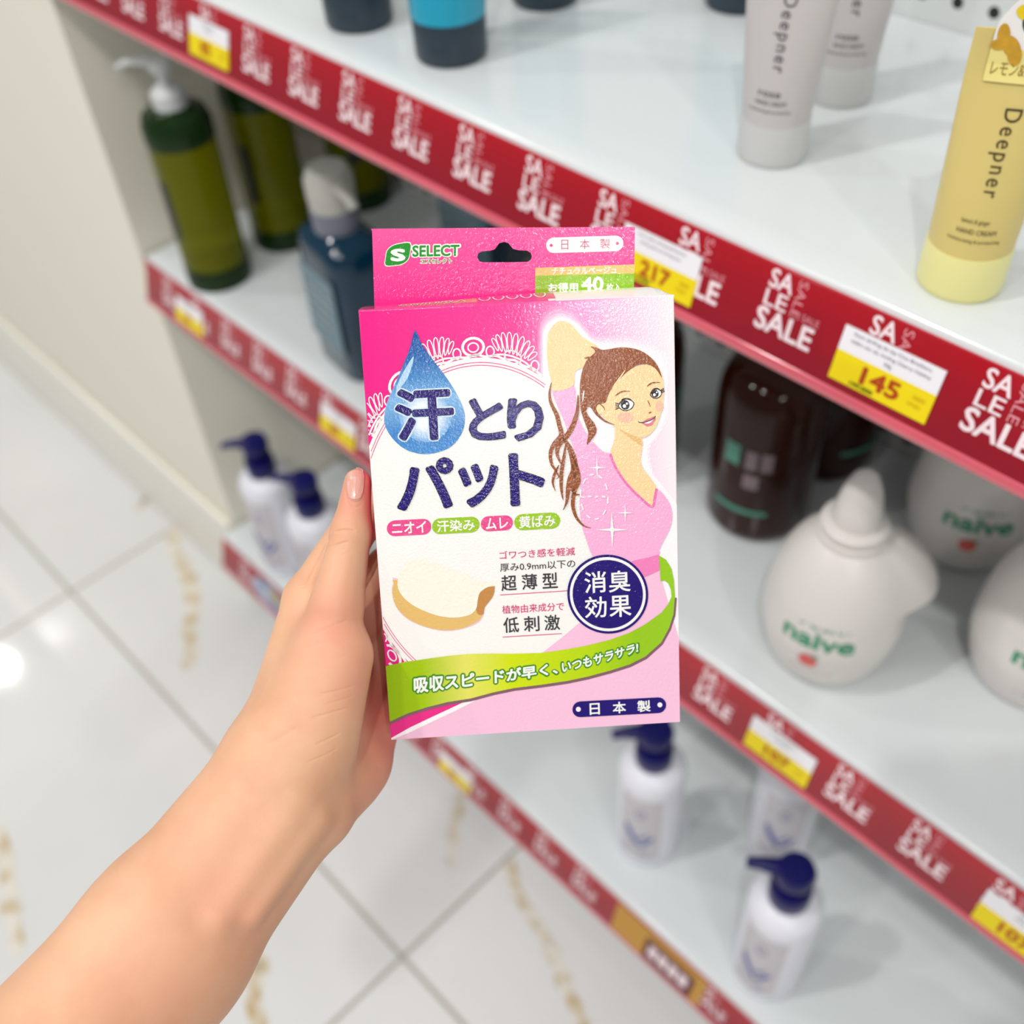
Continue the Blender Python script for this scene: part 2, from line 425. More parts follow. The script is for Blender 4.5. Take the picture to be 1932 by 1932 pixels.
# promotion card on the lowest strip
fa, fb, fc = strip_fn(2, .0016), strip_fn(2, .0008), strip_fn(2, .0019)
def card(mb, f, x0, x1, t0, t1, mi=0, back=None):
    pts = [(x0, t0), (x1, t0), (x1, t1), (x0, t1)]
    if back: mb.add([f(*q) for q in pts] + [back(*q) for q in pts], [(0, 1, 2, 3), (7, 6, 5, 4), (0, 4, 5, 1), (1, 5, 6, 2), (2, 6, 7, 3), (3, 7, 4, 0)], mi)
    else: mb.add([f(*q) for q in pts], [(0, 1, 2, 3)], mi)
gold = P('promo_gold', srgb(196, 146, 58), rough=.4, var=.05); plum = P('promo_plum', srgb(92, 26, 40), rough=.4)
o0 = fa(-.24, .9)
pc = thing('promotion_card', 'gold promotion card with dark red plate on the lowest shelf strip', 'card', o0)
sub = lambda mb: setattr(mb, 'v', [(p[0] - o0[0], p[1] - o0[1], p[2] - o0[2]) for p in mb.v])
m = MB(); card(m, fa, -.302, -.184, .02, .92, 0, fb); sub(m); m.build('backing', gold, pc, smooth=False)
m = MB(); card(m, strip_fn(2, .0018), -.259, -.196, .22, .9); sub(m); m.build('plate', plum, pc, smooth=False)
m = MB()
for k in range(4): card(m, fc, -.253 + k * .0132, -.2425 + k * .0132, .38, .72)
sub(m); m.build('plate_marks', strip_white, pc, smooth=False)
# picture card at the left end of the lowest strip
o0 = fa(-.93, .9)
pc = thing('picture_card', 'small blue and beige picture card at the left end of the lowest strip', 'card', o0)
m = MB(); q = ell(-.930, .47, .042, .40, 32)
m.add([fa(*p) for p in q] + [fb(*p) for p in q], [tuple(range(32)), tuple(reversed(range(32, 64)))] + [(k, (k + 1) % 32, 32 + (k + 1) % 32, 32 + k) for k in range(32)]); sub(m)
m.build('backing', P('pic_blue', srgb(176, 192, 216), rough=.4, var=.06, vscale=60), pc, smooth=False)
m = MB(); q = ell(-.916, .36, .02, .22, 24); m.add([fc(*p) for p in q], [tuple(range(24))], 0)
q = ell(-.947, .24, .012, .08, 20); m.add([fc(*p) for p in q], [tuple(range(20))], 1)
q = ell(-.922, .74, .016, .08, 20); m.add([fc(*p) for p in q], [tuple(range(20))], 2)
sub(m); m.build('picture', [P('pic_tan', srgb(176, 158, 122), rough=.4, var=.1, vscale=80), P('pic_slate', srgb(84, 88, 108), rough=.4), P('pic_violet', srgb(118, 128, 172), rough=.4)], pc, smooth=False)

# ============================================================ SHELF PRODUCTS
def on_cyl(rfun, a0, lift=.0003):
    """wrap (arc metres, height) on a turned surface; a0 = facing angle"""
    def fn(s, z):
        r = rfun(z); a = a0 + s / r
        return ((r + lift) * math.cos(a), (r + lift) * math.sin(a), z)
    return fn
def wrap_text(mb, s, fn, x0, x1, z0, z1, bold=0, mi=0):
    v, f, _ = text_geo(s, bold); mb.add([fn(x0 + (x1 - x0) * q[0], z0 + (z1 - z0) * q[1]) for q in v], f, mi)
def wrap_patch(mb, fn, loop, mi=0, nx=14, nz=6):
    x0 = min(p[0] for p in loop); x1 = max(p[0] for p in loop); z0 = min(p[1] for p in loop); z1 = max(p[1] for p in loop)
    vs = [fn(x0 + (x1 - x0) * i / nx, z0 + (z1 - z0) * j / nz) for j in range(nz + 1) for i in range(nx + 1)]
    fs = [(j * (nx + 1) + i, j * (nx + 1) + i + 1, (j + 1) * (nx + 1) + i + 1, (j + 1) * (nx + 1) + i) for j in range(nz) for i in range(nx)]
    mb.add(vs, fs, mi)
AV = math.atan2(-.66, .75)                                       # towards the photographer
def rim(x, y, z, r):
    p = on_level(x, y, z); d = Vector((p.x, p.y, 0)).normalized()
    return (p.x + d.x * r, p.y + d.y * r, z)

# green pump bottles
g_glass = P('green_glass', srgb(124, 126, 0), rough=.10, spec=.3, trans=.5, ior=1.25, coat=.0, var=.15, vscale=18)
g_dark = P('green_dark', srgb(26, 52, 18), rough=.2, spec=.6, trans=.25, ior=1.3)
pump_white = P('pump_white', (.72, .74, .73), rough=.3, trans=.15)
def green_bottle(label, p, rz):
    t = thing('pump_bottle', label, 'bottle', p, rz, 'green pump bottles on the middle shelf')
    m = MB(); m.lathe([(.030, .0), (.033, .004), (.034, .03), (.0335, .155), (.0335, .170)]); m.build('body', g_glass, t)
    m = MB(); m.lathe([(.0345, -.0), (.0345, .022), (.0335, .024)]); m.build('base_band', g_dark, t)
    m = MB(); m.lathe([(.0343, .160), (.0345, .176), (.031, .186), (.018, .190), (.016, .193)]); m.build('shoulder_band', g_dark, t)
    m = MB(); wrap_patch(m, on_cyl(lambda z: .0338, -1.9), [(-.008, .06), (.006, .125)]); m.build('label_print', P('print_black', (.01, .012, .006), rough=.4), t, smooth=False)
    m = MB(); m.lathe([(.0165, .190), (.0165, .206), (.013, .210), (.006, .213), (.006, .224), (.010, .226), (.012, .234), (.009, .238)], 24)
    pm = m.build('pump', pump_white, t)
    m = MB(); m.tube([(0, 0, .232), (-.02, 0, .233), (-.04, 0, .229), (-.052, 0, .222)], [.0075, .0065, .005, .0042], sq=.7); m.build('nozzle', pump_white, pm)
    return t
gb = green_bottle('olive green bottle with white pump, frontmost at the left wall', rim(425, 550, Z2, .034), math.radians(22))
dup(gb, rim(545, 475, Z2, .034), math.radians(40), 'olive green bottle directly behind the front one, its pump hidden')
dup(gb, rim(690, 400, Z2, .034), math.radians(70), 'olive green bottle farthest back, behind the grey-capped blue bottle')

# dark blue pump bottles
b_body = P('blue_body', srgb(4, 46, 68), rough=.1, spec=.5, coat=.2, var=.15, vscale=12)
b_lab = P('blue_label', srgb(88, 120, 134), rough=.25, var=.08, vscale=40)
b_cap = P('pump_grey', srgb(176, 176, 168), rough=.35)
def sq_lathe(mb, prof, ax, ay, n=48, e=4.0, mi=0):
    def w(x, y, z): return (x, y, z)
    vs = []; fs = []
    for (r, z) in prof:
        for k in range(n):
            a = 2 * PI * k / n; c, s = math.cos(a), math.sin(a)
            q = (abs(c) ** e + abs(s) ** e) ** (-1 / e)
            vs.append((ax * r * q * c, ay * r * q * s, z))
    for i in range(len(prof) - 1):
        for k in range(n): fs.append((i * n + k, i * n + (k + 1) % n, (i + 1) * n + (k + 1) % n, (i + 1) * n + k))
    fs.append(tuple(reversed(range(n)))); fs.append(tuple((len(prof) - 1) * n + k for k in range(n)))
    mb.add(vs, fs, mi)
def blue_bottle(label, p, rz):
    t = thing('pump_bottle', label, 'bottle', p, rz, 'dark blue pump bottles on the middle shelf')
    m = MB(); sq_lathe(m, [(.93, 0), (1, .004), (1, .125), (.97, .134), (.86, .141), (.5, .146), (.42, .149)], .040, .030); m.build('body', b_body, t)
    m = MB(); m.add([(-.031, -.0303, .030), (.031, -.0303, .030), (.031, -.0303, .112), (-.031, -.0303, .112)], [(0, 1, 2, 3)], 0)
    for k in range(4): m.add([(-.026, -.0306, .05 + k * .012), (.01 + .004 * k, -.0306, .05 + k * .012), (.01 + .004 * k, -.0306, .053 + k * .012), (-.026, -.0306, .053 + k * .012)], [(0, 1, 2, 3)], 1)
    m.build('label', [b_lab, P('print_pale', srgb(150, 160, 160), rough=.4)], t, smooth=False)
    m = MB(); m.lathe([(.0205, .146), (.0215, .166), (.0195, .169)], 28); m.build('collar', P('collar_grey', srgb(112, 114, 128), rough=.3), t)
    m = MB(); m.lathe([(.0205, .167), (.0215, .178), (.0215, .194), (.0175, .203), (.008, .206)], 28); pm = m.build('pump', b_cap, t)
    m = MB(); m.tube([(0, 0, .196), (.02, 0, .194), (.036, 0, .188), (.042, 0, .182)], [.009, .007, .0055, .0045], sq=.7); m.build('nozzle', b_cap, pm)
    return t
bb = blue_bottle('dark blue bottle with light grey pump, left of the pink box', rim(690, 712, Z2, .034), math.radians(-8))
dup(bb, (-.742, .640, Z2), math.radians(10), 'dark blue bottle in the back row, seen just above the pink box tab')

# amber bottles
amber = P('amber_glass', srgb(44, 14, 4), rough=.08, spec=.4, trans=.0, ior=1.35, coat=.1, var=.25, vscale=14)
amb_cap = P('amber_cap', (.012, .01, .009), rough=.25)
teal_ink = P('teal_ink', srgb(74, 138, 118), rough=.4); mauve_ink = P('mauve_ink', srgb(122, 104, 108), rough=.4)
def amber_bottle(label, p, rz=0):
    t = thing('pump_bottle', label, 'bottle', p, rz, 'amber brown bottles on the middle shelf')
    m = MB(); m.lathe([(.036, 0), (.0405, .005), (.042, .012), (.042, .125), (.040, .140), (.034, .152), (.022, .160), (.016, .163)], 48); m.build('body', amber, t)
    m = MB(); m.lathe([(.017, .160), (.0175, .180), (.015, .184)], 28); pm = m.build('cap', amb_cap, t)
    m = MB(); m.lathe([(.007, .182), (.007, .192), (.013, .194), (.013, .202), (.009, .205)], 20); m.tube([(0, 0, .199), (0, .03, .199), (0, .04, .195)], [.007, .006, .0045], sq=.6); m.build('pump_head', amb_cap, pm)
    fn = on_cyl(lambda z: .0422, AV - .35); m = MB()
    wrap_patch(m, fn, [(-.030, .082), (-.017, .102)], 0)
    for k in range(2): wrap_patch(m, fn, [(-.012 + k * .012, .082), (-.003 + k * .012, .100)], 1, 6, 4)
    wrap_patch(m, fn, [(-.012, .062), (.000, .076)], 1, 6, 4)
    m.build('label_print', [teal_ink, mauve_ink], t, smooth=False)
    m = MB(); wrap_patch(m, fn, [(-.036, .034), (.010, .039)], 0); m.build('label_band', teal_ink, t, smooth=False)
    return t
ab = amber_bottle('large amber brown bottle with teal print, right of the pink box', rim(1414, 1028, Z2, .042))
dup(ab, (-.322, .645, Z2), 1.2, 'amber brown bottle behind the one with teal print')
dup(ab, (-.435, .520, Z2), 2.0, 'amber brown bottle mostly hidden behind the right edge of the pink box')

# white onion-shaped bottles
nv_body = P('naive_body', srgb(226, 221, 216), rough=.33, spec=.45, var=.01)
nv_green = P('naive_green', srgb(46, 150, 108), rough=.4); nv_red = P('naive_peach', srgb(224, 92, 84), rough=.4); nv_pink = P('naive_pink', srgb(222, 180, 188), rough=.4)
nv_prof = [(.95 * r_, z_) for r_, z_ in [(.030, 0), (.037, .003), (.045, .018), (.0505, .042), (.0510, .056), (.0485, .077), (.0435, .096), (.037, .110), (.029, .120), (.0228, .126)]]
def nv_r(z):
    for (r0, z0), (r1, z1) in zip(nv_prof, nv_prof[1:]):
        if z0 <= z <= z1: return r0 + (r1 - r0) * (z - z0) / (z1 - z0)
    return .03
def naive_bottle(label, p, rz=0):
    t = thing('soap_bottle', label, 'bottle', p, rz, 'white onion-shaped soap bottles on the middle shelf')
    q = smooth_loop(nv_prof, 4, False)
    m = MB(); m.lathe(q, 56); m.build('body', nv_body, t)
    m = MB()                                                       # shoulder sleeve with a pouring beak
    def wp(x, y, z):
        k = max(0, math.cos(math.atan2(y, x) - (AV + 1.45))) ** 10
        return (x * (1 + .42 * k), y * (1 + .42 * k), z)
    m.lathe([(.0463, .0775), (.0457, .082), (.0421, .0965), (.0358, .1110), (.0282, .1212), (.0215, .127)], 72, warp=wp); m.build('shoulder_sleeve', nv_body, t)
    m = MB(); m.lathe([(.0225, .125), (.0230, .131), (.0205, .132), (.0215, .133), (.0220, .138), (.0195, .140)], 36); cp = m.build('collar', nv_body, t)
    m = MB(); m.lathe([(.0150, .139), (.0155, .143), (.0146, .154), (.0120, .167), (.0082, .177), (.0040, .1815), (.001, .1825)], 32); m.build('cap', nv_body, t)
    fn = on_cyl(nv_r, AV - .5, .0005); m = MB()
    wrap_text(m, 'naive', fn, -.026, .024, .058, .073, .03, 0)
    wrap_text(m, 'うるおい', fn, -.018, .018, .076, .082, .01, 0)
    for k in range(2): pass
    cx, cz = -.004, .045
    lp = ell(cx, cz, .0062, .0065, 20); m.add([on_cyl(nv_r, AV - .5, .0014)(*p2) for p2 in lp], [tuple(range(20))], 1)
    lp = [(cx + .001, cz + .006), (cx + .007, cz + .0085), (cx + .004, cz + .0045)]; m.add([on_cyl(nv_r, AV - .5, .0018)(*p2) for p2 in lp], [(0, 1, 2)], 0)
    wrap_text(m, 'ボディソープ', fn, -.017, .013, .027, .0325, .0, 2)
    m.build('label_print', [nv_green, nv_red, nv_pink], t, smooth=False)
    return t
nb = naive_bottle('white onion-shaped soap bottle at the front, right of the pink box', rim(1528, 1303, Z2, .040))
dup(nb, (-.085, .553, Z2), .12, 'white onion-shaped soap bottle cut off by the right edge')
dup(nb, (-.184, .634, Z2), .15, 'white onion-shaped soap bottle at the back, top hidden by the upper shelf')

# lotion bottles with navy pumps
lo_body = P('lotion_body', srgb(232, 232, 240), rough=.28, spec=.5, var=.01)
lo_lab = P('lotion_label', srgb(206, 202, 206), rough=.35); lo_blue = P('lotion_blue', srgb(104, 110, 172), rough=.4); lo_grey = P('lotion_grey', srgb(170, 168, 186), rough=.4)
navy = P('navy_pump', srgb(8, 6, 84), rough=.3, spec=.4)
def lotion(label, p, rz=0, pumped=True):
    t = thing('lotion_bottle', label, 'bottle', p, rz, 'white lotion bottles with navy pumps on the lowest shelf')
    m = MB(); m.lathe([(.030, 0), (.033, .003), (.0335, .008), (.0335, .150), (.0325, .157), (.029, .162), (.020, .167), (.014, .168)], 44); m.build('body', lo_body, t)
    fn = on_cyl(lambda z: .0336, -1.98, .0003); m = MB(); wrap_patch(m, fn, [(-.022, .018), (.022, .140)], 0)
    fn = on_cyl(lambda z: .0338, -1.98, .0004)
    for q, w_ in (([(-.016, .084), (-.011, .070), (-.004, .056), (.000, .046)], .0085), ([(.000, .046), (.006, .053), (.012, .064), (.016, .070)], .006), ([(-.004, .060), (.004, .066), (.010, .076)], .004)):
        q = smooth_loop(q, 8, False); vs, fs = ribbon2(q, taper(len(q), w_)); m.add([fn(*p2) for p2 in vs], fs, 1)
    for k in range(3):
        c = ell((-.010, .006, .0)[k], (.036, .030, .112)[k], (.008, .006, .006)[k], (.006, .005, .010)[k], 16); m.add([fn(*p2) for p2 in c], [tuple(range(16))], 2)
    m.build('label', [lo_lab, lo_blue, lo_grey], t, smooth=False)
    m = MB(); m.lathe([(.0165, .166), (.0185, .169), (.0185, .190), (.0165, .193), (.008, .194), (.008, .203)], 30); pm = m.build('pump_collar', navy, t)
    m = MB(); m.lathe([(.0085, .202), (.0165, .206), (.0175, .216), (.0155, .222), (.006, .2245)], 30)
    m.tube([(0, 0, .216), (-.016, 0, .217), (-.031, 0, .216), (-.041, 0, .213)], [.0125, .0085, .0062, .0052], sq=.62); m.build('pump_head', navy, pm)
    return t
lm = lotion('white lotion bottle with navy pump, just below the bottom right of the box', rim(1215, 1636, Z3, .033), math.radians(46))
dup(lm, rim(1425, 1885, Z3, .033), math.radians(30), 'white lotion bottle with navy pump at the lower right, nearest the shelf edge')
dup(lm, (-.226, .545, Z3), math.radians(50), 'white lotion bottle behind, its pump hidden by the middle shelf strip')
dup(lm, rim(555, 1085, Z3, .033), math.radians(46), 'white lotion bottle with navy pump at the far left end of the lowest shelf')
dup(lm, rim(640, 1160, Z3, .033), math.radians(30), 'white lotion bottle with navy pump half hidden behind the hand')

# hand cream tubes standing on their caps
def tube_body(mb, r, wtop, z0, z1, n=48, mi=0, crimp=.014, thick=.0012):
    vs = []; fs = []; rows = 14
    for j in range(rows + 3):
        if j <= rows:
            t = j / rows; z = z0 + (z1 - crimp - z0) * t; e = t ** 1.25
            a = r + (wtop - r) * t; bb_ = r * (1 - e) + thick * e
        else:
            z = z1 - crimp + crimp * (j - rows) / 2; a = wtop; bb_ = thick
        for k in range(n):
            w_ = 2 * PI * k / n; c, s = math.cos(w_), math.sin(w_)
            vs.append((a * c, bb_ * s, z))
    R = rows + 3
    for j in range(R - 1):
        for k in range(n): fs.append((j * n + k, j * n + (k + 1) % n, (j + 1) * n + (k + 1) % n, (j + 1) * n + k))
    fs.append(tuple(reversed(range(n)))); fs.append(tuple((R - 1) * n + k for k in range(n)))
    mb.add(vs, fs, mi)
def tube_fn(r, wtop, z0, z1, lift=.0004, crimp=.014, thick=.0012):
    def fn(x, z):
        t = min(1, max(0, (z - z0) / (z1 - crimp - z0))); e = t ** 1.25
        a = r + (wtop - r) * t; bq = r * (1 - e) + thick * e
        return (x, -bq * math.sqrt(max(0, 1 - (x / a) ** 2)) - lift, z)
    return fn
def cream_tube(label, p, rz, col, cap, txt, sub_l, r=.0195, wtop=.0255, h=.118, group=None, body_kw={}):
    t = thing('hand_cream_tube', label, 'tube', p, rz, group)
    m = MB(); m.lathe([(r * .93, 0), (r * 1.0, .002), (r * 1.02, .004), (r * 1.0, .022), (r * .985, .0235)], 48); m.build('cap', cap, t)
    m = MB(); tube_body(m, r * .975, wtop, .0235, h); m.build('body', col, t)
    fn = tube_fn(r * .975, wtop, .0235, h); m = MB()
    v, f, _ = text_geo('Deepner', .0, 1.25)                         # reads from top to bottom
    m.add([fn(-.0045 + .0090 * q[1], .0885 - .036 * q[0]) for q in v], f, 0)
    put = lambda s, x0, x1, za, zb, b_=0: wrap_text(m, s, fn, x0, x1, za, zb, b_)
    put(sub_l, -.008, .004, .0400, .0426); put('HAND CREAM', -.0090, .0075, .0358, .0380); put('moisturizing & protecting', -.012, .010, .0315, .0335)
    m.build('lettering', txt, t, smooth=False)
    return t
ty_body = P('tube_yellow', srgb(216, 196, 122), rough=.3, spec=.4, sss=0, var=.02, vscale=30); ty_cap = P('tube_yellow_cap', srgb(236, 230, 156), rough=.28, coat=.2)
txt_y = P('tube_text_brown', srgb(74, 58, 26), rough=.4)
tg_body = P('tube_grey', srgb(194, 189, 188), rough=.3, spec=.4, var=.02, vscale=30); tg_cap = P('tube_grey_cap', srgb(200, 200, 198), rough=.28, coat=.1)
txt_g = P('tube_text_grey', srgb(72, 68, 72), rough=.4)
GT = 'hand cream tubes standing on the top shelf'
yt_ = cream_tube('pale yellow hand cream tube with lemon sticker at the upper right', rim(1795, 575, Z1, .02), math.radians(28), ty_body, ty_cap, txt_y, 'lemon & ginger', wtop=.0215, h=.118, group=GT)
fn = tube_fn(.0195 * .975, .0215, .0235, .118, .0010); fn2 = tube_fn(.0195 * .975, .0215, .0235, .118, .0013)
stk = MB()
x0, x1, z0, z1 = -.0140, .0205, .098, .144
lp = [(x0, z0 + .0015), (x0 + .0015, z0), (x1, z0), (x1, z1), (x0 + .02, z1), (x0 + .010, z1 - .006), (x0 + .003, z1 - .018), (x0, z1 - .03)]
vs = []; fs = []
nx, nz_ = 16, 14
def left_edge(z):
    u = (z - z0) / (z1 - z0); return x0 + .020 * max(0, (u - .45) / .55) ** 1.6
for j in range(nz_ + 1):
    z = z0 + (z1 - z0) * j / nz_
    for i in range(nx + 1):
        xl_ = left_edge(z); vs.append(fn(xl_ + (x1 - xl_) * i / nx, z))
fs = [(j * (nx + 1) + i, j * (nx + 1) + i + 1, (j + 1) * (nx + 1) + i + 1, (j + 1) * (nx + 1) + i) for j in range(nz_) for i in range(nx)]
for f in fs[:nx * 4]: stk.add([vs[i] for i in f], [(0, 1, 2, 3)], 1)
for f in fs[nx * 4:]: stk.add([vs[i] for i in f], [(0, 1, 2, 3)], 0)
so = stk.build('sticker', [P('sticker_white', srgb(244, 240, 236), rough=.3), P('sticker_yellow', srgb(240, 224, 140), rough=.3)], yt_, smooth=False)
m = MB()
def blob(cx, cz, rx, rz_, mi, rot=0, n=24):
    q = [(cx + rx * math.cos(a) * math.cos(rot) - rz_ * math.sin(a) * math.sin(rot), cz + rx * math.cos(a) * math.sin(rot) + rz_ * math.sin(a) * math.cos(rot)) for a in [2 * PI * k / n for k in range(n)]]
    m.add([fn2(*p) for p in q], [tuple(range(n))], mi)
gx, gz = -.0075, .1130
blob(gx + .0075, gz + .0125, .0085, .0040, 0, -.1); blob(gx + .0150, gz + .0035, .0095, .0042, 0, .65)
blob(gx - .003, gz + .0030, .0024, .0050, 1, .2); blob(gx + .001, gz - .0010, .0052, .0030, 1, -.9); blob(gx + .003, gz - .0040, .0026, .0046, 1, .3); blob(gx - .004, gz - .0005, .003, .0022, 1, 0)
blob(gx + .0040, gz + .0075, .0011, .0030, 2, .45); blob(gx + .0120, gz - .0045, .0046, .0017, 2, .45)
wrap_text(m, 'レモン&ジンジャー', fn2, -.0120, .0195, .1005, .1060, .0, 3)
wrap_text(m, 'うるおい', fn2, .004, .018, .1335, .1375, .0, 4)
m.build('sticker_print', [P('lemon', srgb(240, 208, 30), rough=.35, var=.15, vscale=300), P('ginger', srgb(206, 156, 40), rough=.35, var=.25, vscale=300), P('leaf', srgb(44, 84, 24), rough=.35), P('sticker_brown', srgb(150, 118, 40), rough=.4), P('sticker_ink', srgb(90, 84, 78), rough=.4)], so, smooth=False)
gt = cream_tube('pale grey hand cream tube in front, standing on its cap on the top shelf', rim(1450, 322, Z1, .019), math.radians(22), tg_body, tg_cap, txt_g, 'rose', r=.019, wtop=.0255, h=.128, group=GT)
dup(gt, (-.3215, .567, Z1), math.radians(34), 'pale grey hand cream tube standing behind the other grey one')
# teal tubes with dark caps
tl_body = P('tube_teal', srgb(34, 156, 186), rough=.25, coat=.2, var=.03); tl_cap = P('tube_slate_cap', srgb(44, 58, 70), rough=.35, var=.03)
def teal_tube(label, p, rz):
    t = thing('cream_tube', label, 'tube', p, rz, 'teal tubes with dark caps on the top shelf')
    m = MB(); m.lathe([(.0215, 0), (.0232, .0015), (.0238, .003), (.0243, .026), (.0238, .0275)], 44); m.add([(-.006, -.0245, .012), (.006, -.0245, .012), (.006, -.0238, .0145), (-.006, -.0238, .0145)], [(0, 1, 2, 3)]); m.build('cap', tl_cap, t)
    m = MB(); tube_body(m, .0245, .031, .0275, .165); m.build('body', tl_body, t)
    fn = tube_fn(.0245, .031, .0275, .165); m = MB()
    q = ell(-.011, .048, .0035, .0016, 14); m.add([fn(*p2) for p2 in q], [tuple(range(14))]); m.build('label_print', tl_cap, t, smooth=False)
    return t
tt = teal_tube('teal tube with dark slate cap, nearest the shelf edge at the top', rim(855, 132, Z1, .0235), math.radians(30))
dup(tt, rim(683, 66, Z1, .0235), math.radians(36), 'teal tube with dark slate cap, leftmost on the top shelf')
dup(tt, (-.562, .560, Z1), math.radians(30), 'dark cap at the top edge, right of the teal tubes')
dup(tt, (-.452, .640, Z1), math.radians(30), 'dark cap at the top edge just left of the grey tube')

# ============================================================ THE PINK BOX
BW = .105; BH = 1.4523 * BW; BD = .0255
tC = np.array([-0.4830612, -0.63464248, 3.37609809]) * BW
uC = np.array([0.99789949, -0.05517352, 0.03394843]); vC = np.array([-0.04668639, -0.97581026, -0.213576])
uC /= np.linalg.norm(uC); vC -= uC * (uC @ vC); vC /= np.linalg.norm(vC); nC = np.cross(uC, vC)
HM = np.array([[1.54173776e-03, -9.11372076e-05, -9.88899461e-01], [-7.39921746e-05, -1.52066676e-03, 9.39608765e-01], [-2.01704457e-05, -9.50081078e-05, 1.0]])
origin = tC - vC * BH + uC * BW / 2                                # bottom middle of the front face
oW = CAM.T @ origin + np.array([0, 0, CZ])
box = bpy.data.objects.new('product_box', None); C.objects.link(box); box.empty_display_size = .02
bx, by, bz = CAM.T @ uC, -(CAM.T @ nC), CAM.T @ vC
Mb = Matrix.Identity(4)
for i in range(3): Mb[i][0], Mb[i][1], Mb[i][2], Mb[i][3] = bx[i], by[i], bz[i], oW[i]
box.matrix_world = Mb
tag(box, 'pink and white carton of sweat pads with hanging tab, held in the hand', 'box')
def art(px, py, layer=1):
    w = HM @ np.array([px, py, 1.0]); return (w[0] / w[2] * BW - BW / 2, -layer * .00005, w[1] / w[2] * BW + BH)
def c1(x, y): return (660 + x / 3.01875, 410 + y / 3.01875)
def c2(x, y): return (660 + x / 3.01875, 960 + y / 3.01875)
def a1(x, y, l=1): return art(*c1(x, y), l)
def a2(x, y, l=1): return art(*c2(x, y), l)
EDGE = BW / 2 - .00015
def clampL(p): return (max(-EDGE, min(EDGE, p[0])), p[1], max(.0002, min(BH - .0002, p[2])))
def afill(mb, pts, fn, layer, mi=0, sm=0, closed=True):
    if sm: pts = smooth_loop(pts, sm)
    q = [clampL(fn(x, y, layer)) for x, y in pts]
    vs, fs = fill([[(p[0], p[2]) for p in q]])
    mb.add([(x, -layer * .00005, z) for x, z in vs], fs, mi)
def astroke(mb, pts, w, fn, layer, mi=0, sm=4, tap=False):
    if sm: pts = smooth_loop(pts, sm, False)
    vs, fs = ribbon2(pts, taper(len(pts), w) if tap else w)
    mb.add([clampL(fn(x, y, layer)) for x, y in vs], fs, mi)
def atext(mb, s, fn, x0, y0, x1, y1, layer, bold=0, mi=0, tilt=.052, space=1.0):
    """fit lettering to its outline in the artwork; the outline's height includes the tilt of the line"""
    h = (y1 - y0) - tilt * (x1 - x0); yc = (y0 + y1) / 2; xc = (x0 + x1) / 2
    l = fn(x0, yc + tilt * (x1 - x0) / 2, layer); r = fn(x1, yc - tilt * (x1 - x0) / 2, layer)
    t_ = fn(xc, yc - h / 2, layer); b_ = fn(xc, yc + h / 2, layer)
    v, f, _ = text_geo(s, bold, space)
    mb.add([(l[0] + (r[0] - l[0]) * q[0], l[1], b_[2] + (t_[2] - b_[2]) * q[1]) for q in v], f, mi)
def pill(x0, y0, x1, y1, n=10):
    r = (y1 - y0) / 2; yc = (y0 + y1) / 2
    return [(x0 + r - r * math.sin(PI * k / n), yc - r * math.cos(PI * k / n)) for k in range(n + 1)][::-1][::1] + [(x1 - r + r * math.sin(PI * k / n), yc - r * math.cos(PI * k / n)) for k in range(n + 1)]
def tiltp(pts, k=.052):
    xc = sum(p[0] for p in pts) / len(pts); return [(x, y - (x - xc) * k) for x, y in pts]

magenta = ink('magenta', 232, 42, 132); white_i = ink('white', 243, 241, 236); pink_i = ink('pink', 240, 190, 216)
navy_i = ink('navy', 38, 22, 112); black_i = ink('outline', 14, 14, 30); green_i = ink('green', 154, 196, 40); pinkp = ink('pillpink', 232, 76, 140)
rose_t = ink('rose', 214, 54, 116); grey_t = ink('greytext', 62, 58, 62)
front_m = gradient('carton_front', [(0, (234, 40, 134)), (.5, (240, 72, 152)), (.72, (243, 158, 205)), (.92, (246, 222, 236)), (1, (250, 240, 242))], 0, -BW / 2, BW / 2)
side_m = ink('carton_side', 238, 120, 176)
m = MB(); r = .0006
m.box(-BW / 2, 0, 0, BW / 2, BD, BH); cb = m.build('carton', [front_m, side_m], box, bevel=.0006)
# top flap, bulging open towards the right
m = MB(); nu, nd = 40, 10; vs = []
def flap_z(u, q):
    k = min(1, max(0, u / .72)); k = k * k * (3 - 2 * k)
    e = 1 if u < .95 else max(0, 1 - ((u - .95) / .05) ** 2)
    return BH + (.0006 + .0020 * k) * e * min(1, math.sin(min(PI / 2, q * 2.4)))
for j in range(nd + 1):
    for i in range(nu + 1):
        u = i / nu; vs.append((-BW / 2 + BW * u, BD * j / nd + .0002, flap_z(u, j / nd)))
for j in range(nd):
    for i in range(nu):
        u = i / nu; mi = 0 if u < .60 + .04 * j / nd else 1
        if .10 < u < .36 and 2 <= j <= 8: mi = 2
        o = [j * (nu + 1) + i, j * (nu + 1) + i + 1, (j + 1) * (nu + 1) + i + 1, (j + 1) * (nu + 1) + i]
        m.add([vs[q] for q in o], [(0, 1, 2, 3)], mi)
for i in range(nu):                                                # front and side skirts of the flap
    for (ja) in (0, nd):
        p, q = vs[ja * (nu + 1) + i], vs[ja * (nu + 1) + i + 1]
        m.add([p, q, (q[0], q[1], BH - .001), (p[0], p[1], BH - .001)], [(0, 1, 2, 3)], 1 if i > 24 else 0)
for i in (0, nu):
    ring = [vs[j * (nu + 1) + i] for j in range(nd + 1)]
    m.add(ring + [(ring[-1][0], ring[-1][1], BH - .001), (ring[0][0], ring[0][1], BH - .001)], [tuple(range(nd + 3))], 1 if i else 0)
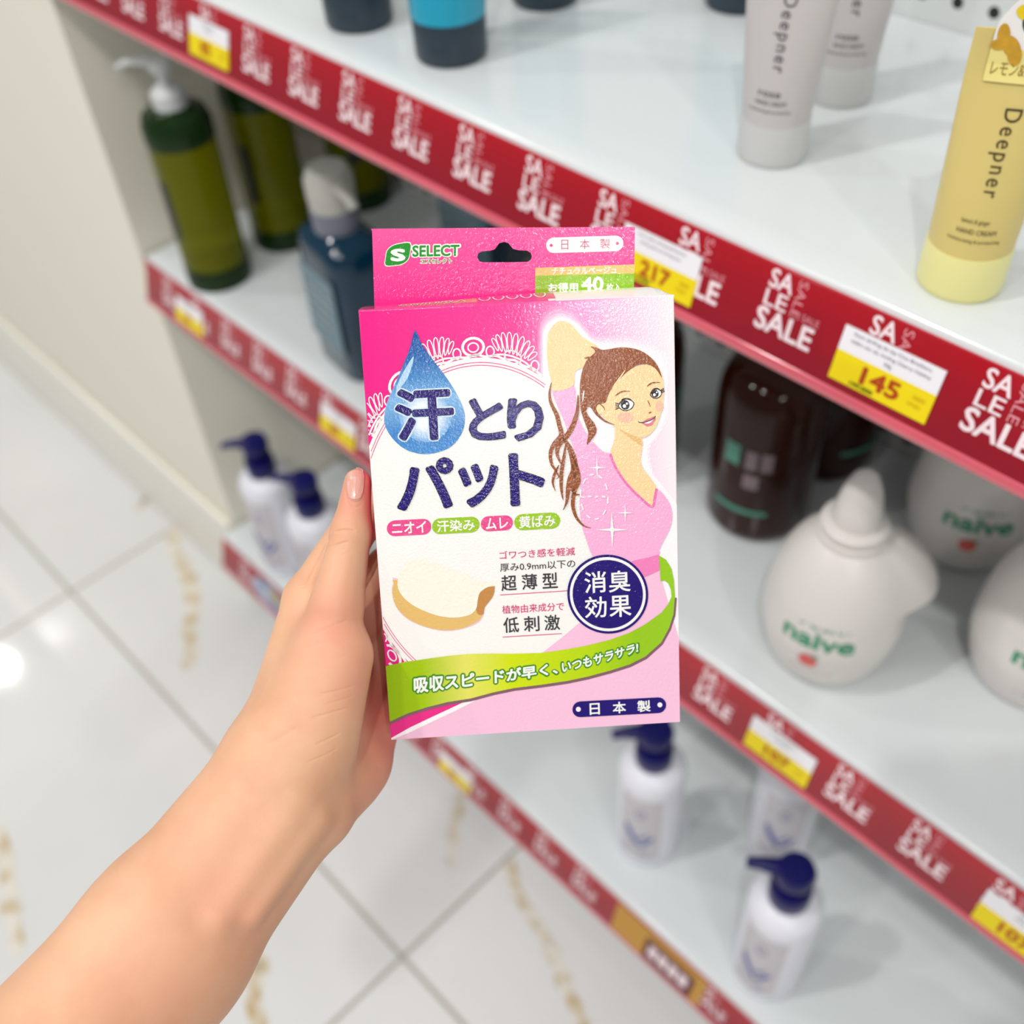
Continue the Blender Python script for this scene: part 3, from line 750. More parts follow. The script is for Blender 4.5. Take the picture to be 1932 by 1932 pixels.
for k in range(5):
    u = .40 + k * .045
    q = [(-BW / 2 + BW * (u + .018 * math.cos(a)), BD * (.45 + .25 * math.sin(a)) + .0002) for a in [2 * PI * t / 16 for t in range(16)]]
    rr, ff = ribbon2(q + q[:1], .0006); m.add([(x, y, flap_z((x + BW / 2) / BW, y / BD) + .0001) for x, y in rr], ff, 1)
v, f, _ = text_geo('お得用40枚入', .02)
m.add([(-BW / 2 + BW * (.12 + .22 * q[0]), .006 + .012 * q[1], flap_z(.12 + .22 * q[0], (.006 + .012 * q[1]) / BD) + .0001) for q in v], f, 1)
m.build('top_flap', [ink('flap_magenta', 222, 74, 140), ink('flap_white', 246, 244, 238), ink('flap_gold', 196, 176, 92)], box, smooth=False)

# white oval with lace
ECX, ECZ, ERX, ERZ = (.3618 - .5) * BW, BH - .7418 * BW, .4177 * BW, .5616 * BW
def epol(a, k, l): return (ECX + ERX * k * math.cos(a), -l * .00005, ECZ + ERZ * k * math.sin(a))
lace = MB(); LACE_R = a1(1092, 900)[0]
def lstroke(pts, w, l=3):                                          # pts in (angle, radius factor)
    q = [epol(a, k, l) for a, k in pts]; vs, fs = ribbon2([(p[0], p[2]) for p in q], w)
    vv = [(x, -l * .00005, z) for x, z in vs]
    for f in fs:
        c = [vv[i] for i in f]
        if all(-EDGE < p[0] < EDGE and .0003 < p[2] < BH - .0003 and (p[0] < LACE_R or p[2] < .05) for p in c): lace.add(c, [(0, 1, 2, 3)], 0)
NF = 22
for i in range(NF):
    a0 = 2 * PI * (i + .35) / NF + .06
    da = 2 * PI / NF
    if i % 2 == 0:                                                 # fan of petals
        for k in range(-4, 5):
            top = 1.19 - .0034 * k * k; mid = (1.07 + top) / 2; hl = (top - 1.07) / 2
            lstroke([(a0 + da * k * (.085 + .075 * (mid + hl * math.sin(t) - 1.05) / .14) + da * .052 * math.cos(t) * (1 + .35 * math.sin(t)), mid + hl * math.sin(t)) for t in [2 * PI * q / 16 for q in range(17)]], .00034)
        lstroke([(a0 + da * .52 * math.cos(t), 1.03 + .028 * math.sin(t)) for t in [PI * q / 12 for q in range(13)]], .0006)
        lstroke([(a0 + da * .22 * math.cos(t), 1.055 + .035 * math.sin(t)) for t in [2 * PI * q / 14 for q in range(15)]], .0005)
    else:                                                          # ring and loops
        lstroke([(a0 + da * .26 * math.cos(t), 1.085 + .050 * math.sin(t)) for t in [2 * PI * q / 18 for q in range(19)]], .0009)
        lstroke([(a0 + da * .13 * math.cos(t), 1.082 + .026 * math.sin(t)) for t in [2 * PI * q / 14 for q in range(15)]], .0005)
        for sg in (-1, 1):
            lstroke([(a0 + da * (sg * .42 + .10 * math.cos(t)), 1.06 + .03 * math.sin(t)) for t in [2 * PI * q / 12 for q in range(13)]], .0005)
lstroke([(2 * PI * t / 200, 1.035 + .006 * math.cos(t * PI * 44 / 100)) for t in range(201)], .0008)
# oval itself, clipped to the carton
def clip_poly(pts, inside, cut):
    out = []
    for i, p in enumerate(pts):
        q = pts[(i + 1) % len(pts)]
        if inside(p): out.append(p)
        if inside(p) != inside(q): out.append(cut(p, q))
    return out
def oval(k, n=140): return [(ECX + ERX * k * math.cos(2 * PI * i / n), ECZ + ERZ * k * math.sin(2 * PI * i / n)) for i in range(n)]
def cutx(xc): return lambda p, q: (xc, p[1] + (q[1] - p[1]) * (xc - p[0]) / (q[0] - p[0]))
def add_oval(mb, k, l, mi):
    pts = clip_poly(oval(k), lambda p: p[0] > -EDGE, cutx(-EDGE)); vs, fs = fill([pts]); mb.add([(x, -l * .00005, z) for x, z in vs], fs, mi)
add_oval(lace, 1.024, 2, 0)
def add_ring(mb, k0, k1, l, mi, n=160):
    for i in range(n):
        q = [epol(2 * PI * i / n, k0, l), epol(2 * PI * i / n, k1, l), epol(2 * PI * (i + 1) / n, k1, l), epol(2 * PI * (i + 1) / n, k0, l)]
        if all(p[0] > -EDGE and (p[0] < LACE_R + .001 or p[2] < .05) for p in q): mb.add(q, [(0, 1, 2, 3)], mi)
add_ring(lace, .994, .999, 3, 1); add_ring(lace, .978, .983, 3, 1)
lace.build('lace_oval', [white_i, pinkp], box, smooth=False)

# pale pink ground, lower part
g = MB()
gnd = [(190, 1330), (300, 1272), (420, 1215), (560, 1150), (700, 1075), (900, 950), (1060, 822), (1180, 730), (1300, 630), (1420, 520), (1560, 430), (1660, 385), (1735, 350), (1760, 450), (1790, 560), (1815, 650), (1850, 740), (1850, 1330)]
afill(g, gnd + [(1850, 1400), (150, 1400)], a2, 5, 0)
afill(g, [(150, 1300), (190, 1222), (300, 1180), (420, 1140), (700, 1060), (700, 1075), (560, 1150), (420, 1215), (300, 1272), (190, 1330), (150, 1360)], a2, 4, 1)
afill(g, [(150, 1340), (195, 1306), (300, 1247), (420, 1190), (560, 1125), (720, 1050), (735, 1062), (560, 1152), (420, 1217), (300, 1274), (190, 1332), (150, 1380)], a2, 6, 2)
g.build('ground_print', [ink('ground', 243, 192, 218), ink('ground_magenta', 234, 50, 138), ink('ground_white', 252, 244, 246)], box, smooth=False)

# woman illustration
wm = MB()
SK, SH_, HA, TO, TR, WH, LN, LP, BL, BELT, HALO, SHADE = range(12)
halo = [(1090, 780), (1100, 640), (1150, 575), (1215, 562), (1290, 600), (1380, 700), (1450, 715), (1600, 720), (1720, 770), (1790, 850), (1800, 1000), (1780, 1150), (1720, 1260), (1680, 1320), (1700, 1450), (1760, 1530), (1830, 1620), (1848, 1700), (1848, 2000), (1848, 2400), (1700, 2300), (1300, 1900), (1180, 1500), (1090, 1200)]
hx, hy = 1450, 1300
ramp0 = [(0, (234, 40, 134)), (.5, (240, 72, 152)), (.72, (243, 158, 205)), (.92, (246, 222, 236)), (1, (250, 240, 242))]
HM_ = []
for i_, k_ in enumerate((1.07, 1.045, 1.02, 1.0, .985)):
    w_ = (i_ + 1) / 5
    HM_.append(gradient('halo%d' % i_, [(p_, tuple(c_[j] * (1 - w_) + (250, 243, 246)[j] * w_ for j in range(3))) for p_, c_ in ramp0], 0, -BW / 2, BW / 2))
    afill(wm, [(hx + (x - hx) * (k_ if x < 1800 else 1), hy + (y - hy) * k_) for x, y in halo], a1, .6 + i_ * .25, 12 + i_, 5)
afill(wm, [(1150, 978), (1265, 945), (1278, 1100), (1300, 1165), (1340, 1240), (1390, 1300), (1430, 1335), (1465, 1345), (1600, 1420), (1700, 1620), (1728, 1545), (1790, 1610), (1814, 1680), (1805, 1760), (1770, 1830), (1735, 1900), (1735, 1920), (1590, 2100), (1440, 2060), (1355, 1925), (1328, 1850), (1300, 1760), (1288, 1640), (1296, 1520), (1285, 1410), (1250, 1290), (1200, 1140), (1165, 1060)], a1, 7, TO, 3)
afill(wm, [(1118, 770), (1124, 670), (1165, 605), (1210, 590), (1262, 612), (1300, 660), (1350, 700), (1410, 740), (1400, 800), (1330, 850), (1275, 880), (1262, 960), (1152, 988), (1138, 930), (1122, 850)], a1, 8, SK, 4)
afill(wm, [(1500, 1180), (1560, 1215), (1640, 1250), (1652, 1290), (1640, 1400), (1690, 1480), (1728, 1540), (1718, 1600), (1700, 1645), (1640, 1602), (1560, 1520), (1500, 1430), (1468, 1348), (1486, 1290), (1496, 1240)], a1, 8, SK, 3)
astroke(wm, [(1466, 1345), (1500, 1430), (1560, 1520), (1640, 1602), (1700, 1648), (1716, 1600), (1727, 1545)], 14, a1, 9, TR)
afill(wm, [(1505, 1190), (1560, 1215), (1640, 1262), (1645, 1300), (1560, 1240)], a1, 9, SHADE, 3)
afill(wm, [(1400, 1075), (1425, 1130), (1480, 1180), (1540, 1215), (1620, 1250), (1662, 1252), (1702, 1228), (1735, 1180), (1762, 1100), (1777, 1000), (1770, 900), (1735, 845), (1690, 835), (1600, 860), (1520, 930), (1450, 1010), (1410, 1050)], a1, 10, SK, 4)
# hair
afill(wm, [(1300, 985), (1312, 890), (1342, 815), (1392, 765), (1365, 735), (1402, 742), (1440, 755), (1540, 740), (1640, 755), (1715, 805), (1752, 860), (1768, 915), (1740, 870), (1700, 842), (1640, 838), (1570, 880), (1510, 940), (1465, 1005), (1445, 1055), (1405, 1065), (1392, 1090), (1410, 1125), (1450, 1160), (1500, 1182), (1440, 1165), (1390, 1125), (1350, 1075), (1330, 1130), (1350, 1170), (1375, 1200), (1360, 1260), (1335, 1290), (1345, 1230), (1330, 1180), (1305, 1100)], a1, 11, HA, 3)
for pts, w_ in (([(1140, 940), (1128, 1000), (1136, 1060), (1165, 1120), (1180, 1180), (1190, 1240), (1150, 1290), (1128, 1340), (1132, 1400), (1155, 1440), (1172, 1475), (1160, 1490)], 26),
                ([(1290, 1010), (1285, 1100), (1260, 1180), (1225, 1240), (1180, 1290), (1165, 1340), (1180, 1390), (1200, 1410)], 30),
                ([(1320, 1030), (1330, 1120), (1370, 1180), (1380, 1220), (1350, 1270), (1335, 1295)], 24),
                ([(1195, 1250), (1230, 1300), (1255, 1370), (1262, 1440), (1240, 1490), (1225, 1550), (1215, 1620), (1195, 1665)], 40),
                ([(1215, 1290), (1205, 1360), (1190, 1440), (1185, 1520), (1190, 1580), (1195, 1610)], 22),
                ([(1240, 1330), (1280, 1430), (1285, 1500), (1260, 1560), (1250, 1640), (1270, 1710), (1310, 1755), (1350, 1768)], 24),
                ([(1250, 1400), (1268, 1500), (1250, 1540), (1262, 1575), (1300, 1578)], 22),
                ([(1175, 1410), (1150, 1460), (1138, 1510), (1152, 1560)], 16),
                ([(1330, 800), (1365, 800), (1390, 812)], 12), ([(1490, 940), (1470, 985), (1455, 1020)], 10)):
    astroke(wm, pts, w_, a1, 12, HA, 5, True)
astroke(wm, [(1560, 870), (1520, 925), (1480, 975)], 8, a1, 12, SK, 4, True)
astroke(wm, [(1325, 985), (1318, 1020), (1315, 1050)], 8, a1, 13, WH, 4, True)
# face: ear, eyes, brows, nose, mouth, cheeks
afill(wm, ell(1420, 1085, 30, 36), a1, 11, SK); astroke(wm, [(1412, 1062), (1432, 1078), (1442, 1102)], 6, a1, 12, HA, 4, True)
afill(wm, ell(1555, 1140, 46, 30), a1, 11, BL); afill(wm, ell(1752, 1075, 22, 30), a1, 11, BL)
for (ex, ey, rx, ry) in ((1562, 1068, 44, 32), (1733, 1004, 32, 26)):
    q = smooth_loop([(ex - rx, ey + 6), (ex - rx * .5, ey - ry * .8), (ex + rx * .3, ey - ry), (ex + rx, ey - ry * .3), (ex + rx * .6, ey + ry * .7), (ex - rx * .3, ey + ry)], 5)
    afill(wm, q, a1, 12, WH); astroke(wm, q + q[:1], 5, a1, 13, LN, 0)
    afill(wm, ell(ex - 6, ey, ry * .78, ry * .86), a1, 13, LN); afill(wm, ell(ex - 10, ey + 6, ry * .3, ry * .34), a1, 14, WH); afill(wm, ell(ex + 4, ey - 8, ry * .2, ry * .2), a1, 14, WH)
    astroke(wm, [(ex - rx, ey + 2), (ex - rx * .4, ey - ry * .95), (ex + rx * .4, ey - ry * 1.05), (ex + rx, ey - ry * .4)], 10, a1, 14, LN, 5, True)
for k in range(4): astroke(wm, [(1522, 1062 + 8 * k), (1500, 1056 + 12 * k)], 5, a1, 13, LN, 0)
for k in range(3): astroke(wm, [(1760, 985 + 7 * k), (1778 + 2 * k, 972 + 9 * k)], 5, a1, 13, LN, 0)
astroke(wm, [(1500, 1016), (1540, 992), (1590, 990)], 8, a1, 13, HA, 5, True); astroke(wm, [(1682, 962), (1715, 942), (1760, 940)], 8, a1, 13, HA, 5, True)
astroke(wm, [(1684, 1040), (1694, 1062), (1700, 1080)], 5, a1, 13, HA, 4, True); astroke(wm, [(1690, 1115), (1704, 1108)], 6, a1, 13, HA, 0)
afill(wm, [(1652, 1168), (1680, 1148), (1700, 1142), (1722, 1134), (1728, 1150), (1710, 1180), (1682, 1190), (1665, 1182)], a1, 12, LP, 3)
afill(wm, [(1662, 1168), (1690, 1156), (1714, 1148), (1700, 1168), (1678, 1174)], a1, 13, WH, 3)
astroke(wm, [(1628, 1164), (1655, 1168), (1690, 1158), (1715, 1146), (1728, 1132)], 5, a1, 14, LN, 4)
# belt, star sparkles, dashed pad
afill(wm, [(1480, 350), (1590, 295), (1680, 275), (1735, 258), (1737, 350), (1660, 385), (1560, 420)], a2, 8, BELT, 0)
def star(cx, cy, R_, r_=.10):
    return [(cx + (R_ * (1.0 if k % 4 == 0 else .82) if k % 2 == 0 else R_ * r_) * math.sin(k * PI / 4), cy - (R_ * (1.0 if k % 4 == 0 else .82) if k % 2 == 0 else R_ * r_) * math.cos(k * PI / 4)) for k in range(8)]
for (sx_, sy_, sr) in ((1390, 1425, 70), (1470, 1778, 112), (1546, 1682, 60)):
    afill(wm, star(sx_, sy_, sr), a1, 14, WH); afill(wm, [(sx_ + (x - sx_) * .7 + (y - sy_) * .0, y) for x, y in ell(sx_, sy_, sr * .16, sr * .16, 16)], a1, 15, WH)
for arc in (ell(1372, 1590, 78, 128, 40), [(1296 + i * 10, 1590 + 3 * math.sin(i)) for i in range(15)]):
    for k in range(0, len(arc) - 2, 4):
        astroke(wm, arc[k:k + 3], 8, a1, 13, WH, 0)
woman = wm.build('woman_picture', [ink('skin', 247, 212, 158), ink('skin2', 230, 190, 140), ink('hair', 150, 84, 46), ink('top', 244, 176, 214), ink('trim', 236, 122, 180), white_i, ink('line', 52, 40, 44), ink('lips', 226, 120, 140), ink('cheek', 250, 188, 160), ink('belt', 238, 130, 186), white_i, ink('neckshade', 232, 188, 122)] + HM_, box, smooth=False)

# water drop
dr = MB()
drop = [(370, 642), (405, 720), (460, 800), (520, 880), (580, 970), (630, 1070), (645, 1150), (625, 1230), (570, 1300), (490, 1338), (400, 1348), (310, 1325), (240, 1270), (195, 1200), (186, 1140), (205, 1050), (250, 950), (300, 840), (340, 740)]
afill(dr, drop[:1] + smooth_loop(drop, 4)[2:], a1, 6, 0)
afill(dr, [(360, 790), (330, 900), (290, 960), (260, 1000), (262, 960), (300, 880)], a1, 7, 1, 4)
afill(dr, ell(420, 1130, 150, 150), a1, 7, 2)
for k in range(4): pass
dm = gradient('drop_blue', [(0, (74, 142, 206)), (.18, (62, 132, 200)), (.45, (126, 178, 222)), (.6, (70, 138, 200)), (.8, (28, 98, 172)), (1, (22, 86, 160))], 2, a1(400, 1348)[2], a1(370, 642)[2])
cx_, _, cz_ = a1(420, 1130)
glow = P('drop_glow', (1, 1, 1), **PR); nt = glow.node_tree; b = nt.nodes['Principled BSDF']; tc = [n for n in nt.nodes if n.type == 'TEX_COORD'][0]
mp = nt.nodes.new('ShaderNodeMapping'); rr_ = 152 / 3.01875 / 596 * BW
mp.inputs['Scale'].default_value = (1 / rr_, 1 / rr_, 1 / rr_); mp.inputs['Location'].default_value = (-cx_ / rr_, 0, -cz_ / rr_)
gr = nt.nodes.new('ShaderNodeTexGradient'); gr.gradient_type = 'SPHERICAL'; nt.links.new(tc.outputs['Object'], mp.inputs[0]); nt.links.new(mp.outputs[0], gr.inputs[0])
cr = nt.nodes.new('ShaderNodeValToRGB'); cr.color_ramp.elements[0].color = (*srgb(108, 166, 218), 1); cr.color_ramp.elements[1].color = (*srgb(236, 244, 250), 1)
cr.color_ramp.elements[1].position = .55
nt.links.new(gr.outputs['Fac'], cr.inputs[0]); nt.links.new(cr.outputs[0], b.inputs['Base Color'])
dr.build('water_drop_picture', [dm, ink('drop_shine', 178, 208, 234), glow], box, smooth=False)

# lettering
tt_ = MB()
v_ = [('汗', 250, 968, 582, 1275), ('と', 665, 1025, 872, 1272), ('り', 885, 1025, 1092, 1275), ('パ', 245, 1368, 578, 1668), ('ッ', 605, 1400, 832, 1652), ('ト', 892, 1338, 1092, 1642)]
atext(tt_, '汗', a1, 240, 958, 592, 1285, 8, .06, 1, .03)
for s_, x0_, y0_, x1_, y1_ in v_:
    atext(tt_, s_, a1, x0_ - 2, y0_ - 2, x1_ + 2, y1_ + 2, 9, .034, 2, .03)
    atext(tt_, s_, a1, x0_ + 2, y0_ + 2, x1_ - 2, y1_ - 2, 10, .024, 0, .03)
tt_.build('title_lettering', [navy_i, ink('title_halo', 206, 226, 244), black_i], box, smooth=False)
pl = MB()
for s_, x0_, y0_, x1_, y1_, mi in (('ニオイ', 190, 1722, 443, 1812, 0), ('汗染み', 447, 1710, 718, 1800, 1), ('ムレ', 725, 1700, 908, 1786, 0), ('黄ばみ', 915, 1686, 1177, 1778, 1)):
    afill(pl, tiltp(pill(x0_, y0_, x1_, y1_)), a1, 5, mi); d_ = 28
    atext(pl, s_, a1, x0_ + d_, y0_ + 7, x1_ - d_, y1_ - 7, 6, .02, 2, .045)
pl.build('keyword_pills', [pinkp, green_i, white_i], box, smooth=False)
cp = MB()
atext(cp, 'ゴワつき感を軽減', a2, 828, 218, 1258, 288, 5, .005, 0); atext(cp, '厚み0.9mm以下の', a2, 830, 290, 1258, 358, 5, .005, 1)
for i, ch in enumerate('超薄型'): atext(cp, ch, a2, 835 + i * 117, 378 - i * 7, 923 + i * 117, 467 - i * 7, 5, .012, 1, .0)
astroke(cp, [(828, 491), (1210, 467)], 4, a2, 5, 0, 0)
atext(cp, '植物由来成分で', a2, 838, 532, 1190, 598, 5, .005, 0)
for i, ch in enumerate('低刺激'): atext(cp, ch, a2, 843 + i * 117, 618 - i * 7, 932 + i * 117, 706 - i * 7, 5, .012, 1, .0)
astroke(cp, [(838, 731), (1176, 711)], 4, a2, 5, 0, 0)
cp.build('caption_lettering', [rose_t, grey_t], box, smooth=False)

# folded pad picture
pd = MB()
afill(pd, [(214, 470), (225, 420), (260, 400), (700, 560), (735, 580), (725, 620), (690, 655), (610, 685), (510, 697), (400, 675), (300, 630), (235, 560)], a2, 4, 3, 3)
afill(pd, [(214, 478), (225, 430), (260, 410), (700, 552), (730, 570), (722, 612), (690, 645), (610, 680), (510, 692), (400, 672), (300, 625), (235, 555)], a2, 5, 0, 3)
afill(pd, [(690, 560), (700, 500), (730, 465), (790, 432), (796, 470), (780, 510), (740, 560), (730, 600), (700, 600)], a2, 6, 1, 3)
afill(pd, [(245, 430), (270, 345), (320, 295), (390, 285), (500, 325), (640, 385), (780, 428), (796, 440), (760, 445), (715, 475), (700, 520), (690, 570), (650, 605), (560, 620), (460, 605), (350, 560), (275, 500)], a2, 7, 2, 3)
pd.build('pad_picture', [ink('pad_tan', 226, 186, 112), ink('pad_brown', 196, 138, 76), P('pad_white', srgb(246, 238, 222), rough=.4, spec=.4, var=.05, vscale=900, bump=.5, bscale=900), ink('pad_edge', 236, 198, 208)], box, smooth=False)

# green ribbon with slogan
rb = MB()
top = [(160, 896), (280, 872), (400, 855), (520, 838), (640, 826), (780, 824), (900, 825), (1060, 820), (1200, 800), (1320, 778), (1450, 745), (1560, 706), (1650, 658), (1745, 590), (1785, 540), (1803, 500), (1800, 460), (1786, 425), (1765, 408), (1742, 412), (1740, 350), (1735, 265), (1775, 290), (1805, 340), (1818, 410), (1822, 500), (1812, 600), (1785, 680), (1740, 760), (1650, 840), (1560, 885), (1450, 920), (1320, 955), (1200, 980), (1050, 1002), (900, 1020), (780, 1045), (650, 1080), (520, 1100), (400, 1130), (290, 1165), (188, 1212), (160, 1230)]
astroke(rb, [(x, y + 6) for x, y in top[25:-1]], 22, a2, 7, 1, 0)
afill(rb, top, a2, 8, 0)
rbm = gradient('ribbon', [(0, (150, 188, 10)), (.12, (160, 196, 16)), (.27, (226, 222, 100)), (.42, (206, 222, 20)), (.7, (180, 212, 22)), (.85, (150, 196, 28)), (1, (150, 200, 40))], 0, -BW / 2, BW / 2)
rbs = MB()
def slog(s_, x0_, yb0, x1_, yb1, h0, h1, curve=0):
    v, f, _ = text_geo(s_, .035); v2, f2, _ = text_geo(s_, .13)
    for (vv, ff, l, mi, gr_) in ((v2, f2, 9, 1, 9), (v, f, 10, 0, 0)):
        out = []
        for q in vv:
            t = q[0]; x = x0_ - gr_ + (x1_ - x0_ + 2 * gr_) * t; yb = yb0 + (yb1 - yb0) * t + curve * math.sin(PI * t); h = h0 + (h1 - h0) * t
            out.append(a2(x, yb + gr_ - (h + 2 * gr_) * q[1], l))
        rbs.add(out, ff, mi)
slog('吸収スピードが早く、', 328, 1052, 1150, 938, 96, 66, 8)
slog('いつもサラサラ!', 1172, 934, 1608, 815, 62, 56, 6)
ro = rb.build('ribbon_picture', [rbm, ink('ribbon_shade', 132, 96, 104)], box, smooth=False)
rbs.build('slogan_lettering', [white_i, ink('slogan_green', 58, 140, 34)], box, smooth=False)

# round badge, origin plaque
bd = MB()
afill(bd, ell(1440, 485, 230, 225, 64), a2, 10, 0); afill(bd, ell(1440, 485, 216, 211, 64), a2, 11, 1); afill(bd, ell(1440, 485, 200, 195, 64), a2, 12, 0)
for ch, x_, y_ in (('消', 1308, 355), ('臭', 1446, 350), ('効', 1308, 497), ('果', 1448, 492)): atext(bd, ch, a2, x_, y_, x_ + 124, y_ + 122, 13, .012, 1, .0)
bd.build('round_badge', [navy_i, white_i], box, smooth=False)
op = MB()
afill(op, tiltp(pill(1228, 1085, 1762, 1175)), a2, 8, 0)
for ch, x_, y_ in (('日', 1318, 1106), ('本', 1457, 1098), ('製', 1597, 1090)): atext(op, ch, a2, x_ + (8 if ch == '日' else 0), y_, x_ + (66 if ch == '日' else 76), y_ + 66, 9, .02, 1, .0)
for x_, y_ in ((1262, 1141), (1726, 1116)): afill(op, ell(x_, y_, 14, 14, 20), a2, 9, 1)
op.build('origin_plaque', [navy_i, white_i], box, smooth=False)

# hanging tab
def tabp(px, py, l=0):
    rC = np.array([(px - 966) / F, (py - 966) / F, 1.0]); o = tC - nC * BD
    p = rC * (o @ nC) / (rC @ nC); d = p - origin
    return (d @ uC, BD - l * .00005, d @ vC)
tb = MB()
outer = [(702, 436), (700, 432), (703, 431.5), (950, 429.5), (1195, 428), (1198, 429), (1198, 432), (1195.5, 570), (707, 596)]
slot = [c1(x, y) for x, y in [(725, 228), (732, 205), (752, 194), (800, 190), (826, 182), (838, 165), (850, 148), (880, 140), (905, 148), (918, 165), (930, 180), (960, 187), (1010, 190), (1030, 202), (1038, 222), (1030, 244), (1010, 254), (900, 256), (760, 256), (738, 250)]]
lo = [tabp(*p) for p in outer]; ls = [tabp(*p) for p in slot]
vs, fs = fill([[(p[0], p[2]) for p in lo], [(p[0], p[2]) for p in ls]])
tb.add([(x, BD, z) for x, z in vs], fs, 0); tb.add([(x, BD + .0006, z) for x, z in vs], [tuple(reversed(f)) for f in fs], 1)
for L_ in (lo, ls):
    n = len(L_)
    for i in range(n):
        p, q = L_[i], L_[(i + 1) % n]
        tb.add([(p[0], BD, p[2]), (q[0], BD, q[2]), (q[0], BD + .0006, q[2]), (p[0], BD + .0006, p[2])], [(0, 1, 2, 3)], 1)
tabo = tb.build('hang_tab', [gradient('tab_pink', [(0, (238, 40, 138)), (1, (246, 92, 160))], 2, BH, BH + .026), white_i], box, smooth=False)
tp = MB()
def t1(x, y, l=1): return tabp(*c1(x, y), l)
def tfill(pts, l, mi, sm=0):
    if sm: pts = smooth_loop(pts, sm)
    q = [t1(x, y, l) for x, y in pts]; vs, fs = fill([[(p[0], p[2]) for p in q]]); tp.add([(x, BD - l * .00005, z) for x, z in vs], fs, mi)
def ttext(s_, x0_, y0_, x1_, y1_, l, bold, mi, tilt=.02):
    h = (y1_ - y0_) - tilt * (x1_ - x0_); yc = (y0_ + y1_) / 2; sl = tilt * (x1_ - x0_) / 2
    A_, B_, C_ = t1(x0_, yc + sl + h / 2, l), t1(x1_, yc - sl + h / 2, l), t1(x0_, yc + sl - h / 2, l)
    v, f, _ = text_geo(s_, bold); tp.add([tuple(A_[k] + (B_[k] - A_[k]) * q[0] + (C_[k] - A_[k]) * q[1] for k in range(3)) for q in v], f, mi)
leaf = [(205, 272), (206, 225), (214, 190), (240, 165), (280, 152), (342, 148), (342, 200), (330, 240), (300, 264), (260, 272)]
tfill([(x + (x - 272) * .06, y + (y - 212) * .08) for x, y in leaf], 2, 1, 3); tfill(leaf, 3, 0, 3)
ttext('S', 232, 178, 318, 252, 4, .05, 1, .02)
ttext('SELECT', 348, 148, 634, 232, 2, .11, 1); ttext('SELECT', 356, 155, 624, 226, 3, .03, 0)
ttext('エスセレクト', 400, 230, 584, 268, 2, .10, 1); ttext('エスセレクト', 405, 234, 580, 264, 3, .02, 0)
TPM = [ink('logo_green', 42, 150, 52), ink('logo_white', 246, 252, 240), white_i, ink('tab_rose', 214, 84, 132), ink('tab_orange', 250, 186, 110), ink('tab_green', 142, 190, 24)]
tp.build('tab_logo', TPM, tabo, smooth=False); tp = MB()
q = tiltp(pill(1118, 110, 1558, 198), .03); tfill(q, 2, 2)
for ch, x_ in (('日', 1198), ('本', 1310), ('製', 1425)): ttext(ch, x_ + (6 if ch == '日' else 0), 128 - (x_ - 1200) * .03, x_ + (46 if ch == '日' else 56), 184 - (x_ - 1200) * .03, 3, .0, 3, 0)
for x_, y_ in ((1147, 160), (1523, 148)): tfill(ell(x_, y_, 9, 9, 14), 3, 3)
tp.build('tab_plaque', TPM, tabo, smooth=False); tp = MB()
tfill([(1057, 288), (1622, 268), (1620, 318), (1056, 332)], 2, 4); tfill([(1056, 332), (1620, 318), (1616, 470), (1056, 480)], 2, 5)
ttext('ナチュラルベージュ', 1150, 280, 1520, 326, 3, .02, 2, .02)
ttext('お得用', 1130, 372, 1300, 426, 3, .03, 2, .02); ttext('40', 1318, 338, 1445, 422, 3, .03, 2, .02); ttext('枚入', 1460, 376, 1545, 420, 3, .02, 2, .02)
tp.build('tab_bands', TPM, tabo, smooth=False)

# ============================================================ HAND AND FOREARM
def cam_pt(px, py, dep): return np.array([(px - 966) / F * dep, (py - 966) / F * dep, dep])
def back_depth(px, py):
    rC = np.array([(px - 966) / F, (py - 966) / F, 1.0]); o = tC - nC * BD; return (o @ nC) / (rC @ nC)
mm = .001
PRIM = []      # (p1, r1, p2, r2, k)
def cone(a, ra, b_, rb_, k=.010): PRIM.append((cam_pt(*a), ra, cam_pt(*b_), rb_, k))
# forearm: three overlapping cones give a broad, slightly flattened section
cone((530, 1490, .372), 18 * mm, (306, 1790, .351), 23 * mm, .010)
cone((306, 1790, .351), 23 * mm, (0, 2130, .314), 26 * mm, .010)
cone((0, 2130, .314), 26 * mm, (-300, 2420, .290), 29 * mm, .010)
cone((486, 1440, .374), 13 * mm, (296, 1731, .354), 20 * mm, .010)
cone((296, 1731, .354), 20 * mm, (-125, 2220, .315), 25 * mm, .010)
cone((580, 1545, .376), 12.5 * mm, (336, 1801, .356), 21.5 * mm, .010)
cone((336, 1801, .356), 21.5 * mm, (110, 2055, .330), 27 * mm, .010)
# palm and metacarpals
cone((512, 1424, .380), 13 * mm, (588, 1138, .393), 10.5 * mm, .012)            # index side of the back of the hand
cone((560, 1420, .376), 16 * mm, (632, 1260, .392), 13 * mm, .012)
cone((540, 1440, .372), 15 * mm, (636, 1140, .3735), 8.6 * mm, .012)             # thumb metacarpal
cone((600, 1390, .369), 13 * mm, (646, 1240, .371), 10.5 * mm, .010)             # ball of the thumb
cone((600, 1500, .385), 14.5 * mm, (665, 1440, .398), 13.5 * mm, .012)           # heel of the hand
cone((640, 1460, .396), 13 * mm, (688, 1392, .407), 10.5 * mm, .010)
cone((600, 1330, .392), 14 * mm, (680, 1330, .408), 11 * mm, .012)
